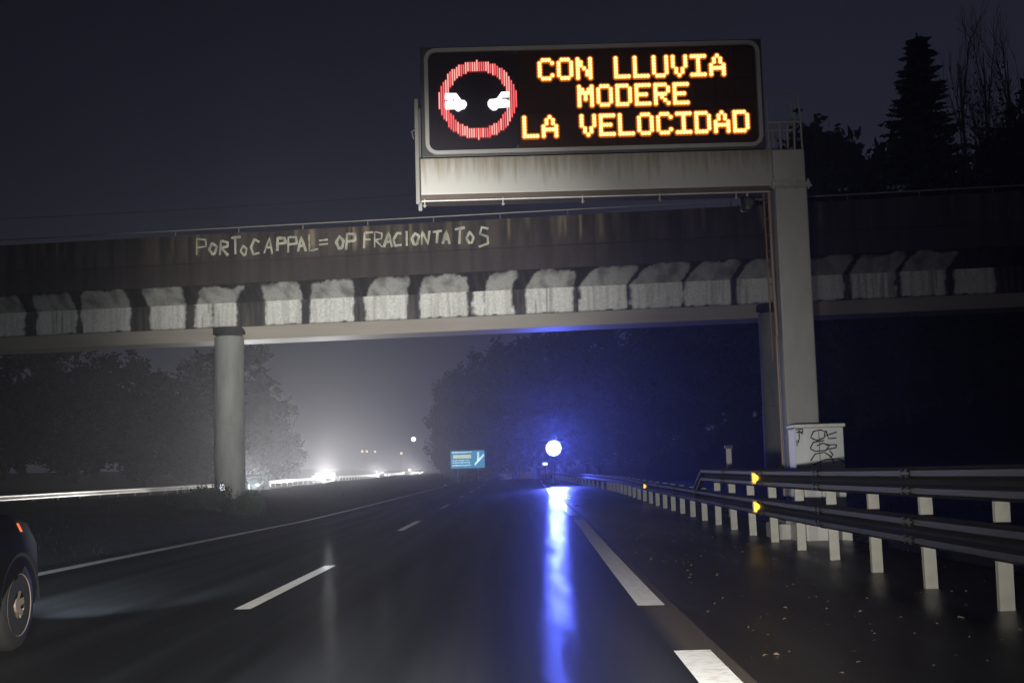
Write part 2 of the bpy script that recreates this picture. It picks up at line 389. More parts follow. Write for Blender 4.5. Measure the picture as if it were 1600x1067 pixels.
stained('deck_underside', M_conc, bridge, S0, S1, [(0-1.0*i/12, 8.10+.58*i/12) for i in range(13)], col_up)
stained('deck_edge', M_conc, bridge, S0, S1, [(-1.0, 8.68), (-1.0, 8.8), (-1.0, 9.0), (-1.0, 9.25), (-1.0, 9.5), (-1.03, 9.53)], col_edge, .08)
stained('parapet', M_conc, bridge, S0, S1, [(-1.03, 9.53+1.07*i/9) for i in range(10)] + [(-1.03, 10.6), (-.80, 10.6), (-.80, 9.7)], col_edge, .08)
M_soff = mat('soffit_concrete', (.66, .60, .50), .55, noise_amt=.2, noise_scale=1.2, stretch=(.3, 1, 1), bump=.05, bump_scale=3)
def bquad(mb, s0, s1, o0, z0, o1, z1):
    mb.quad(bp_(s0, o0, z0), bp_(s1, o0, z0), bp_(s1, o1, z1), bp_(s0, o1, z1))
q = MB(); bquad(q, S0, S1, .8, 6.74, 0, 7.15); bquad(q, S0, S1, 2.4, 6.74, .8, 6.74); q.build('soffit', M_soff, bridge)
q = MB(); bquad(q, S0, S1, 3.2, 7.15, 2.4, 6.74); bquad(q, S0, S1, 3.2, 8.1, 3.2, 7.15); bquad(q, S0, S1, 6.4, 8.68, 3.2, 8.1); bquad(q, S0, S1, 6.4, 10.6, 6.4, 8.68); bquad(q, S0, S1, -.8, 9.7, 6.4, 9.7)
q.build('deck', M_conc_plain := mat('plain_concrete', (.2, .19, .17), .8, noise_amt=.3, noise_scale=2), bridge)
q = MB(); q.tube([bp_(S0, -.92, 10.83), bp_(S1, -.92, 10.83)], .028, 6)
for k in range(int(S0/2.5), int(S1/2.5)+1): q.tube([bp_(k*2.5, -.92, 10.58), bp_(k*2.5, -.92, 10.82)], .02, 5)
q.build('handrail', M_galv, bridge)
M_pier = mat('pier_concrete', (.30, .31, .28), .75, noise_amt=.4, noise_scale=1.6, stretch=(2, 2, .5), bump=.3, bump_scale=8)
for px, in ((362,), (1219,)):
    s = s_of_px(px, .22); c = bp_(s, .22, 0)
    z0 = ground_z(c[0], c[1])-.5
    q = MB(); q.tube([(c[0], c[1], z0), (c[0], c[1], 3.4), (c[0], c[1], 3.43)], .575, 32); q.tube([(c[0], c[1], 3.44), (c[0], c[1], 6.74), (c[0], c[1], 6.80)], .56, 32)
    pr = q.build('pier', M_pier, bridge, smooth=False)
    q = MB(); q.tube([(c[0], c[1], 6.801), (c[0], c[1], 6.90)], .50, 24); q.tube([(c[0], c[1], 6.901), (c[0], c[1], 7.145)], .62, 24)
    q.build('bearing', mat('dark_bearing', (.035, .033, .03), .8), pr)
# graffiti: hand-sprayed strokes lying on the parapet
G = {'P': [[(0, 0), (.02, 1), (.6, .95), (.62, .55), (.05, .5)]], 'O': [[(.3, 0), (0, .45), (.28, .95), (.66, .6), (.5, .08), (.3, 0)]],
 'R': [[(0, 0), (.03, 1), (.55, .92), (.55, .58), (.06, .5), (.62, 0)]], 'T': [[(.3, 0), (.32, 1)], [(0, .95), (.66, 1)]],
 'o': [[(.3, .05), (.02, .35), (.25, .7), (.52, .45), (.42, .1), (.3, .05)]], 'C': [[(.66, .9), (.3, 1), (0, .5), (.2, .05), (.66, .1)]],
 'A': [[(0, 0), (.3, 1), (.6, 0)], [(.12, .38), (.5, .38)]], 'L': [[(.05, 1), (0, 0), (.6, .05)]], '=': [[(0, .62), (.6, .66)], [(0, .36), (.6, .4)]],
 'F': [[(0, 0), (.03, 1), (.62, .98)], [(.03, .55), (.45, .57)]], 'I': [[(.2, 0), (.22, 1)]], 'N': [[(0, 0), (.04, 1), (.5, 0), (.56, 1)]],
 'S': [[(.62, .92), (.2, 1), (.08, .66), (.55, .5), (.5, .1), (.0, 0)]]}
gr = [('P', 312, 386, 1.05), ('O', 331, 388, .8), ('R', 348, 388, .95), ('T', 366, 384, 1.05), ('o', 380, 388, .95), ('C', 397, 387, .95), ('A', 418, 385, .95), ('P', 439, 382, .9),
      ('P', 456, 382, .95), ('A', 471, 382, .9), ('L', 489, 379, 1.0), ('=', 505, 379, 1.0), ('O', 531, 378, .85), ('P', 548, 377, 1.0), ('F', 576, 376, 1.0), ('R', 592, 375, .95), ('A', 607, 375, .95), ('C', 622, 374, .85), ('I', 639, 373, .95),
      ('O', 651, 373, .8), ('N', 667, 372, .9), ('T', 685, 371, .85), ('A', 701, 371, .8), ('T', 721, 369, .95), ('o', 737, 369, 1.05), ('S', 758, 370, 1.15)]
q = MB()
def ribbon(mb, pts, wd, F):
    """flat brush stroke on a plane: F maps (a,b)->3D"""
    P = []
    for a, b2 in zip(pts, pts[1:]):
        for k in range(4): P.append((a[0]+(b2[0]-a[0])*k/4, a[1]+(b2[1]-a[1])*k/4))
    P.append(pts[-1])
    L = []; 
    for k, p in enumerate(P):
        a = P[max(0, k-1)]; b2 = P[min(len(P)-1, k+1)]; dx, dy = b2[0]-a[0], b2[1]-a[1]; ln = math.hypot(dx, dy) or 1
        ww = wd*(.8+.4*random.random())/2
        L.append(((p[0]-dy/ln*ww, p[1]+dx/ln*ww), (p[0]+dy/ln*ww, p[1]-dx/ln*ww)))
    for (a, b2), (c, d) in zip(L, L[1:]): mb.quad(F(*a), F(*b2), F(*d), F(*c))
for ch, px, py, sc in gr:
    q = MB()
    s = s_of_px(px, -1.03); P = B0+bdir*s+bn*-1.03
    zc = at(px, py, P.y).z; h = .60*sc
    jit = random.uniform(-.03, .03)
    for st in G[ch] if ch != '=' else []:
        pts = [(s+x*.56*sc+jit*y+random.uniform(-.022, .022), zc-h/2+y*h+random.uniform(-.03, .03)) for x, y in st]
        ribbon(q, pts, random.uniform(.055, .11), lambda a, b2: bp_(a, -1.038, b2))
    if ch != '=': q.build('graffiti_letter', M_graf, bridge)
    else:
        for st in G[ch]:
            q = MB(); ribbon(q, [(s+x*.56*sc, zc-h/2+y*h) for x, y in st], .07, lambda a, b2: bp_(a, -1.038, b2)); q.build('graffiti_dash', M_graf, bridge)

# ================================================================== message sign on its gantry
GYY = 21.0
gantry = empty('message_sign_gantry', (4.83, 21.3, 0)); tag(gantry, 'cantilever gantry carrying a lit amber message sign over the right lanes', 'sign gantry')
def gb(mb, name, mt, parent=gantry, **k):
    if parent is gantry or parent.parent is gantry or True:
        off = Vector(gantry.location)
        mb.v = [(x-off.x, y-off.y, z-off.z) for x, y, z in mb.v]
    return mb.build(name, mt, parent, **k)
q = MB(); q.box(4.56, 5.10, 21.05, 21.6, .28, 5.86); gb(q, 'pillar', M_pillar, bevel=.03)
q = MB(); q.box(4.30, 5.36, 20.8, 21.9, -.35, .28); gb(q, 'footing', mat('pale_concrete', (.5, .49, .45), .8, noise_amt=.3, noise_scale=4), bevel=.03)
q = MB(); q.box(4.44, 5.22, 20.93, 21.75, .281, .32); [q.tube([(bx, by, .32), (bx, by, .40)], .022, 6) for bx in (4.49, 4.68, 4.98, 5.17) for by in (20.98, 21.7)]; q.box(4.80, 4.84, 21.035, 21.05, .33, 1.9)
gb(q, 'base_plate', M_galv)
for z_ in (2.4, 4.1): q = MB(); q.box(4.58, 5.08, 21.043, 21.05, z_, z_+.018); gb(q, 'weld_seam', M_pillar)
q = MB(); q.box(4.535, 5.075, 21.02, 21.65, 5.93, 6.485); gb(q, 'pillar_cap', M_pillar, bevel=.015)
q = MB(); q.box(4.50, 5.14, 20.98, 21.7, 5.86, 5.925); q.box(4.47, 5.17, 21.0, 21.02, 5.84, 5.87)
for bx in (4.53, 4.72, 4.92, 5.11): q.tube([(bx, 21.0, 5.80), (bx, 21.0, 5.97)], .018, 6)
gb(q, 'flange', M_galv)
# beam with drip stains under the sign
M_beam = mat('beam_paint', (.6, .58, .5), .42)
n, l, b = nodes(M_beam)
tcn = n.new('ShaderNodeTexCoord'); mpn = n.new('ShaderNodeMapping'); mpn.inputs['Scale'].default_value = (5, 1, .35); l.new(tcn.outputs['Object'], mpn.inputs[0])
tx = n.new('ShaderNodeTexNoise'); tx.inputs['Scale'].default_value = 3; tx.inputs['Detail'].default_value = 5; l.new(mpn.outputs[0], tx.inputs['Vector'])
sp = n.new('ShaderNodeSeparateXYZ'); l.new(tcn.outputs['Object'], sp.inputs[0])
mr_ = n.new('ShaderNodeMapRange'); mr_.inputs[1].default_value = 6.0; mr_.inputs[2].default_value = 6.5; mr_.inputs[3].default_value = -.28; mr_.inputs[4].default_value = .16; l.new(sp.outputs['Z'], mr_.inputs[0])
ad = n.new('ShaderNodeMath'); ad.operation = 'ADD'; l.new(tx.outputs[0], ad.inputs[0]); l.new(mr_.outputs[0], ad.inputs[1])
rp = n.new('ShaderNodeValToRGB'); rp.color_ramp.elements[0].position = .34; rp.color_ramp.elements[0].color = (.25, .245, .225, 1); rp.color_ramp.elements[1].position = .74; rp.color_ramp.elements[1].color = (.15, .125, .085, 1)
l.new(ad.outputs[0], rp.inputs[0]); l.new(rp.outputs[0], b.inputs['Base Color'])
q = MB(); q.box(-1.37, 4.533, 21.04, 21.62, 5.88, 6.50); gb(q, 'beam', M_beam, bevel=.012)
q = MB(); q.box(-1.37, 4.50, 21.06, 21.6, 5.80, 5.878); gb(q, 'beam_lower_flange', mat('brown_flange', (.07, .05, .04), .8, noise_amt=.4, noise_scale=3))
q = MB(); q.tube([(-1.36, 21.03, 5.77), (4.47, 21.03, 5.775)], .016, 6)
for hx in (-1.31, .0, 1.33, 2.62, 3.9): q.tube([(hx, 21.03, 5.80), (hx, 21.03, 5.66)], .014, 6); q.tube([(hx-.03, 21.03, 5.69), (hx+.03, 21.03, 5.69)], .01, 5)
gb(q, 'conduit', M_galv)
q = MB(); q.box(-1.45, -1.385, 21.0, 21.06, 5.72, 7.52); q.box(-1.45, -1.385, 21.55, 21.61, 5.72, 7.52); q.tube([(-1.42, 21.03, 7.5), (-1.42, 21.58, 7.5)], .02, 6); q.tube([(-1.42, 21.0, 7.0), (-1.50, 20.98, 6.95), (-1.47, 20.97, 6.82)], .012, 5)
gb(q, 'end_post', mat('end_post_paint', (.14, .135, .125), .6, noise_amt=.2, noise_scale=4), bevel=.01)
# sign box
q = MB(); q.box(-1.34, 4.44, 21.02, 21.6, 6.512, 8.41); box_o = gb(q, 'sign_box', M_dark, bevel=.01)
def rrect(x0, x1, z0, z1, r, n=7):
    P = []
    for cx, cz, a0 in ((x1-r, z1-r, 0), (x0+r, z1-r, PI/2), (x0+r, z0+r, PI), (x1-r, z0+r, 1.5*PI)):
        for k in range(n+1): a = a0+PI/2*k/n; P.append((cx+r*math.cos(a), cz+r*math.sin(a)))
    return P
o_, i_ = rrect(-1.27, 4.395, 6.545, 8.375, .20), rrect(-1.205, 4.33, 6.61, 8.31, .135)
q = MB(); N = len(o_)
for k in range(N):
    j = (k+1) % N; a, b2, c, d = o_[k], o_[j], i_[j], i_[k]
    mm = lambda p, y: (p[0], y, p[1])
    q.quad(mm(a, 20.965), mm(b2, 20.965), mm(c, 20.965), mm(d, 20.965)); q.quad(mm(a, 20.965), mm(a, 21.018), mm(b2, 21.018), mm(b2, 20.965)); q.quad(mm(d, 20.965), mm(c, 20.965), mm(c, 21.018), mm(d, 21.018))
gb(q, 'frame', M_frame, box_o)
pan = MB(); pan.prism(rrect(-1.20, .30, 6.615, 8.305, .13)[:], 21.005, 21.015); gb(pan, 'pictogram_panel', M_panelc, box_o)
pan = MB(); pan.box(.301, 4.30, 21.003, 21.015, 6.63, 8.29); gb(pan, 'text_panel', M_panel, box_o)
# faint grid of the text modules
q = MB()
for k in range(13): q.box(.30+.333*k-.004, .30+.333*k+.004, 20.998, 21.002, 6.64, 8.28)
for z in (7.22, 7.73): q.box(.31, 4.29, 20.998, 21.0015, z-.004, z+.004)
gb(q, 'module_joints', mat('joint_black', (.006, .004, .004), .9, spec=0), box_o)
FONT = {'C': '01110 10001 10000 10000 10000 10001 01110', 'O': '01110 10001 10001 10001 10001 10001 01110', 'N': '10001 11001 11001 10101 10011 10011 10001',
 'L': '10000 10000 10000 10000 10000 10000 11111', 'U': '10001 10001 10001 10001 10001 10001 01110', 'V': '10001 10001 10001 10001 01010 01010 00100', 'I': '11111 00100 00100 00100 00100 00100 11111',
 'A': '00100 01010 01010 10001 11111 10001 10001', 'M': '10001 11011 11111 10101 10101 10001 10001', 'D': '11110 10001 10001 10001 10001 10001 11110', 'E': '11111 10000 10000 11110 10000 10000 11111', 'R': '11110 10001 10001 11110 10100 10010 10001'}
DP = .053
def multi(a, b2, c, name, ms):   # lit LEDs (body, hot centre) with painted glow shapes behind, as one mesh
    n0, n1 = len(a.f), len(b2.f)
    for mb in (b2, c):
        b0 = len(a.v); a.v += mb.v; a.f += [tuple(i+b0 for i in f_) for f_ in mb.f]
    o = gb(a, name, ms, box_o)
    for i, p in enumerate(o.data.polygons): p.material_index = 0 if i < n0 else (1 if i < n0+n1 else 2)
    return o
def text_line(txt, x0, zc):
    for k, ch in enumerate(txt):
        if ch == ' ': continue
        core = MB(); halo = MB(); hot = MB()
        rows = FONT[ch].split(); cx = x0 + k*.321
        fat = ch in 'CONUDAEVRLM'
        for r, row in enumerate(rows):
            for c, v in enumerate(row):
                if v == '1':
                    p = (cx+.03+c*DP*1.0, 0, zc+(3-r)*DP*1.0)
                    core.disc((p[0], 20.962, p[2]), .037, 20.99, 10)
                    if True: hot.disc((p[0], 20.959, p[2]), .027, 20.9615, 8)
                    halo.disc((p[0], 20.975, p[2]), .060, 20.994, 10)
        multi(core, hot, halo, 'letter', (M_amber, M_ambhot, M_orange))
text_line('CON LLUVIA', .648, 7.955)
text_line('MODERE', 1.30, 7.478)
text_line('LA VELOCIDAD', .362, 6.972)
# pictogram: red ring made of lit LED columns, two white cars
pcx, pcz, ro, ri = -.378, 7.47, .665, .505
q = MB(); qh = MB(); qd = MB()
ncol = 35; dx = 2*ro/ncol
def inn(x, z):
    for s_ in (1,): pass
    return True
for k in range(ncol):
    x = pcx-ro+dx*(k+.5); ax = abs(x-pcx)
    zo = math.sqrt(max(0, ro*ro-ax*ax)); zi = math.sqrt(max(0, ri*ri-ax*ax)) if ax < ri else 0
    zo = max(.12, round(zo/.038)*.038); zi = round(zi/.038)*.038
    for sg in ((1, -1) if zi > 0 else (0,)):
        a, b2 = (zi, zo) if sg == 1 else ((-zo, -zi) if sg == -1 else (-zo*.92, zo*.92))
        tgt = qh if (random.random() < .35 or (sg == -1 and ax < .3 and random.random() < .8)) else q
        tgt.box(x-dx*.30, x+dx*.30, 20.975, 20.99, pcz+a, pcz+b2)
        qd.box(x-dx*.46, x+dx*.46, 20.992, 20.998, pcz+a-.02, pcz+b2+.02)
multi(q, qh, qd, 'red_ring', (M_red, M_redhot, mat('red_painted_glow', (.1, 0, 0), .5, emit=(1, .02, .03), estr=.16)))
cl = [(110, 470), (235, 470), (262, 505), (290, 545), (325, 548), (350, 575), (350, 605), (325, 642), (293, 650), (270, 668), (245, 670), (215, 645), (115, 650), (105, 600), (112, 560), (105, 520)]
crr = [(825, 452), (735, 455), (705, 500), (680, 530), (605, 538), (582, 570), (584, 605), (605, 635), (640, 660), (675, 657), (700, 632), (760, 628), (825, 622), (828, 560), (780, 530), (822, 510)]
for poly in (cl, crr):
    P = [at(680+a/7.11, 80+b2/7.11, 20.97) for a, b2 in poly]
    q = MB(); q.prism([(p.x, p.z) for p in P], 20.962, 20.985); gb(q, 'white_car_symbol', M_wled, box_o)
for a0, b0_, a1, b1_ in ((112, 544, 140, 556), (190, 540, 216, 552), (742, 520, 822, 532)):
    p_, q_ = at(680+a0/7.11, 80+b0_/7.11, 20.96), at(680+a1/7.11, 80+b1_/7.11, 20.96)
    q = MB(); q.box(p_.x, q_.x, 20.957, 20.961, q_.z, p_.z); gb(q, 'unlit_gap', mat('unlit_led', (.25, .24, .25), .6), box_o)
# walkway railing on top of the pillar
M_gal2 = mat('railing_steel', (.22, .21, .19), .5, .3)
q = MB()
for y in (21.08, 21.6):
    q.tube([(5.06, y, 6.47), (5.05, y, 7.10), (5.02, y, 7.46)], .019, 6); q.tube([(4.50, y, 6.47), (4.50, y, 7.46)], .017, 6)
    q.tube([(4.50, y, 7.45), (5.02, y, 7.45)], .008, 5); q.tube([(4.50, y, 6.97), (5.05, y, 6.97)], .02, 6)
    q.tube([(4.70, y, 6.47), (4.69, y, 6.97)], .022, 6); q.tube([(4.93, y, 6.47), (4.95, y, 7.12)], .022, 6)
q.tube([(5.06, 21.08, 6.97), (5.06, 21.6, 6.97)], .017, 6)
gb(q, 'railing', M_gal2)
# ladder and cable pipes down the left side of the pillar
q = MB()
for x in (4.405, 4.51): q.tube([(x, 21.25, 5.8), (x+.02, 21.25, 2.95 if x < 4.45 else 3.3)], .016, 6)
for k in range(9): q.tube([(4.405, 21.25, 3.4+.28*k), (4.52, 21.25, 3.4+.28*k)], .011, 5)
gb(q, 'ladder', M_rust)
q = MB(); q.tube([(4.465, 21.1, 5.84), (4.47, 21.1, 4.2), (4.49, 21.1, 3.35)], .028, 8); q.tube([(4.535, 21.4, 5.8), (4.535, 21.4, .3)], .02, 6)
gb(q, 'cable_pipe', mat('brown_pipe', (.20, .15, .12), .6))

cctv = empty('traffic_camera', (4.12, 21.2, 5.80)); tag(cctv, 'small dark traffic camera hanging below the sign beam near the pillar', 'camera')
q = MB(); q.tube([(0, 0, 0), (0, 0, -.09)], .025, 8); q.build('bracket', M_galv, cctv)
q = MB(); q.tube([(0, 0, -.09), (0, 0, -.13), (0, 0, -.26), (0, 0, -.31)], .12, 14); q.build('housing', M_dark, cctv, smooth=True)
q = MB(); q.disc((0.02, -.14, -.2), .05, -.10, 12); q.build('lens', mat('lens_glass', (.05, .05, .06), .05), cctv)

cab = empty('electrical_cabinet', (4.895, 20.55, 0)); cab.scale = (.95, 1, .975); tag(cab, 'white roadside electrical cabinet with black graffiti scrawl at the foot of the gantry pillar', 'cabinet')
q = MB(); q.box(-.40, .41, -.25, .22, .30, 1.84); q.build('body', mat('cabinet_white', (.60, .63, .62), .5, noise_amt=.18, noise_scale=3, stretch=(2, 2, .6)), cab, bevel=.012)
q = MB(); q.box(-.42, .44, -.29, .25, 1.843, 1.90); q.build('lid', M_white, cab, bevel=.01)
for z_ in (.5, 1.05, 1.55): q = MB(); q.box(-.385, -.36, -.262, -.251, z_, z_+.10); q.build('hinge', M_galv, cab)
q = MB(); q.box(.06, .09, -.275, -.251, .95, 1.12); q.build('handle', M_galv, cab)
q = MB(); q.box(-.44, .46, -.30, .27, -.3, .298); q.build('plinth', mat('plinth_white', (.75, .74, .68), .7, noise_amt=.2, noise_scale=4), cab, bevel=.015)
q = MB(); q.box(-.005, .005, -.256, -.251, .34, 1.80); q.box(-.06, -.02, -.28, -.251, 1.0, 1.14); q.build('door_seam', M_ink, cab)
def cabp(a, b2): p = at(1150+a/3.556, 560+b2/3.556, 20.29); return ((p.x-4.895)/.95, p.z/.975)
q = MB()
for pts in ([(470, 395), (430, 405), (415, 440), (450, 455), (490, 440), (495, 405), (465, 395)], [(495, 430), (560, 408)], [(500, 400), (515, 445), (560, 440)],
            [(490, 455), (430, 465), (412, 500), (440, 515), (500, 510), (520, 480), (480, 470), (450, 485)], [(500, 480), (560, 478), (555, 495), (500, 505)],
            [(415, 568), (440, 530), (490, 520), (530, 545), (545, 580)], [(520, 510), (540, 535), (520, 550)], [(330, 395), (372, 392), (368, 420), (350, 400), (352, 440), (345, 470)],
            [(335, 410), (365, 408)], [(430, 590), (500, 560), (570, 555), (600, 575)]):
    q = MB(); ribbon(q, [cabp(*p) for p in pts], .022, lambda a, b2: (a, -.2575, b2)); q.build('graffiti_mark', M_ink, cab)

# ================================================================== guardrail on the right
BX = [(0, 3.62), (10, 3.80), (14, 3.93), (22, 4.08), (33, 4.22), (55, 4.45), (84, 4.62), (150, 4.8)]
def bar_x(y): return lerp(BX, y)
guard = empty('guardrail', (0, 0, 0)); tag(guard, 'double-height weathered steel guardrail on pale posts along the right shoulder', 'guardrail')
def wrail(zb, h, y0, y1, dxo, xf=bar_x, zf=road_z, drop=None, step=2.0, flip=1):
    prof = [(0, 0), (.03, .06), (.075, .12), (.075, .30), (.02, .42), (.0, .5), (.02, .58), (.075, .70), (.075, .88), (.03, .94), (0, 1)]
    q = MB(); n_ = int((y1-y0)/step); K = len(prof)
    for j in range(n_+1):
        y = y0+(y1-y0)*j/n_; x = xf(y); z = zf(x, y)+zb
        if drop: z -= drop(y)
        for a, t in prof: q.v.append((x-(a+dxo)*flip, y, z+h*t))
    for j in range(n_):
        for i in range(K-1):
            a = j*K+i; q.f.append((a, a+1, a+1+K, a+K))
    return q
q = wrail(.40, .29, 2, 160, .06); q.build('lower_rail', M_rail, guard)
q = wrail(.86, .28, 2, 28.6, .06, drop=lambda y: .42*sm((y-27.2)/1.4), step=.7); q.build('upper_rail', M_rail, guard)
def cpost(h):
    q = MB(); q.box(-.06, .06, -.004, .0, 0, h); q.box(-.06, -.055, 0.0, .05, 0, h); q.box(.055, .06, 0.0, .05, 0, h); return q
tall = None; short = None
yy = 4.2
while yy < 150:
    x = bar_x(yy); z = road_z(x, yy)
    if yy < 27.5:
        if tall is None: tall = cpost(1.25); o = tall.build('post', M_post, guard); tall = o
        else: o = tall.copy(); C.objects.link(o)
    else:
        if short is None: short = cpost(.82).build('post', M_post, guard); o = short
        else: o = short.copy(); C.objects.link(o)
    o.location = (x+.06, yy, z-.12); o.rotation_euler = (random.uniform(-.01, .01), random.uniform(-.02, .02), random.uniform(-.12, .12))
    yy += 2.0 if yy < 60 else 4.0
# amber reflectors in the trough of the rails, their headlight return painted as emission
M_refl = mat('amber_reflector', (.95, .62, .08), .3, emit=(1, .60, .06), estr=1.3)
M_reflh = mat('amber_housing', (.45, .24, .05), .4)
for y, zz in ((20.6, 1.0), (20.6, .545), (40, .55)):
    x = bar_x(y)-.13; z = road_z(x, y)+zz; k_ = 1 if y < 30 else .8
    q = MB(); q.prism([(-.055*k_, -.075*k_), (-.01, -.085*k_), (.035*k_, -.045*k_), (.04*k_, .02), (.01, .06*k_), (-.055*k_, .08*k_)], -.01, .01)
    o = q.build('reflector', M_refl, guard, bevel=.008); o.location = (x, y, z)
    q = MB(); q.prism([(-.065*k_, -.10*k_), (.02, -.11*k_), (.10*k_, -.05*k_), (.10*k_, .05*k_), (.02, .09*k_), (-.065*k_, .10*k_)], .012, .05); q.build('housing', M_reflh, o, bevel=.01)
# lapped joints with bolts every four metres
for y in [4.2+4*k for k in range(12)]:
    for zb, h in ((.40, .29), (.86, .28)):
        if zb > .5 and y > 26: continue
        q = wrail(zb-.003, h+.006, y-.16, y+.16, .064, step=.16)
        for t_ in (.12, .30, .70, .88):
            for dy_ in (-.1, .1):
                x = bar_x(y+dy_)-.142; z = road_z(x, y)+zb+h*t_; q.box(x-.012, x+.004, y+dy_-.014, y+dy_+.014, z-.014, z+.014)
        q.build('rail_joint', M_rail, guard)

mk = empty('marker_post', tuple(at(1141, 760, 29.5))); mk.location.z = ground_z(mk.location.x, 29.5)
tag(mk, 'short pale marker post standing alone behind the end of the upper rail', 'marker post')
q = MB(); q.box(-.06, .06, -.03, .03, 0, 1.60); q.build('shaft', mat('marker_plastic', (.4, .4, .38), .6), mk, bevel=.01)
q = MB(); q.box(-.09, .09, -.04, .04, 1.57, 1.64); q.build('cap', M_dark, mk)

# far guardrail beyond the oncoming lanes
fg = empty('far_guardrail', (0, 0, 0)); tag(fg, 'long brightly lit guardrail beyond the oncoming lanes', 'guardrail')
M_frail = mat('zinc_rail', (.62, .60, .56), .45, .1)
q = wrail(.42, .33, 20, 330, 0, xf=lambda y: -27.3, zf=lambda x, y: lerp(OPP, y), step=4, flip=-1); q.build('rail', M_frail, fg)
fp = None
for k in range(77):
    y = 22+4*k
    if fp is None: fp = cpost(.8).build('post', M_post, fg); o = fp
    else: o = fp.copy(); C.objects.link(o)
    o.location = (-27.42, y, lerp(OPP, y)-.1)

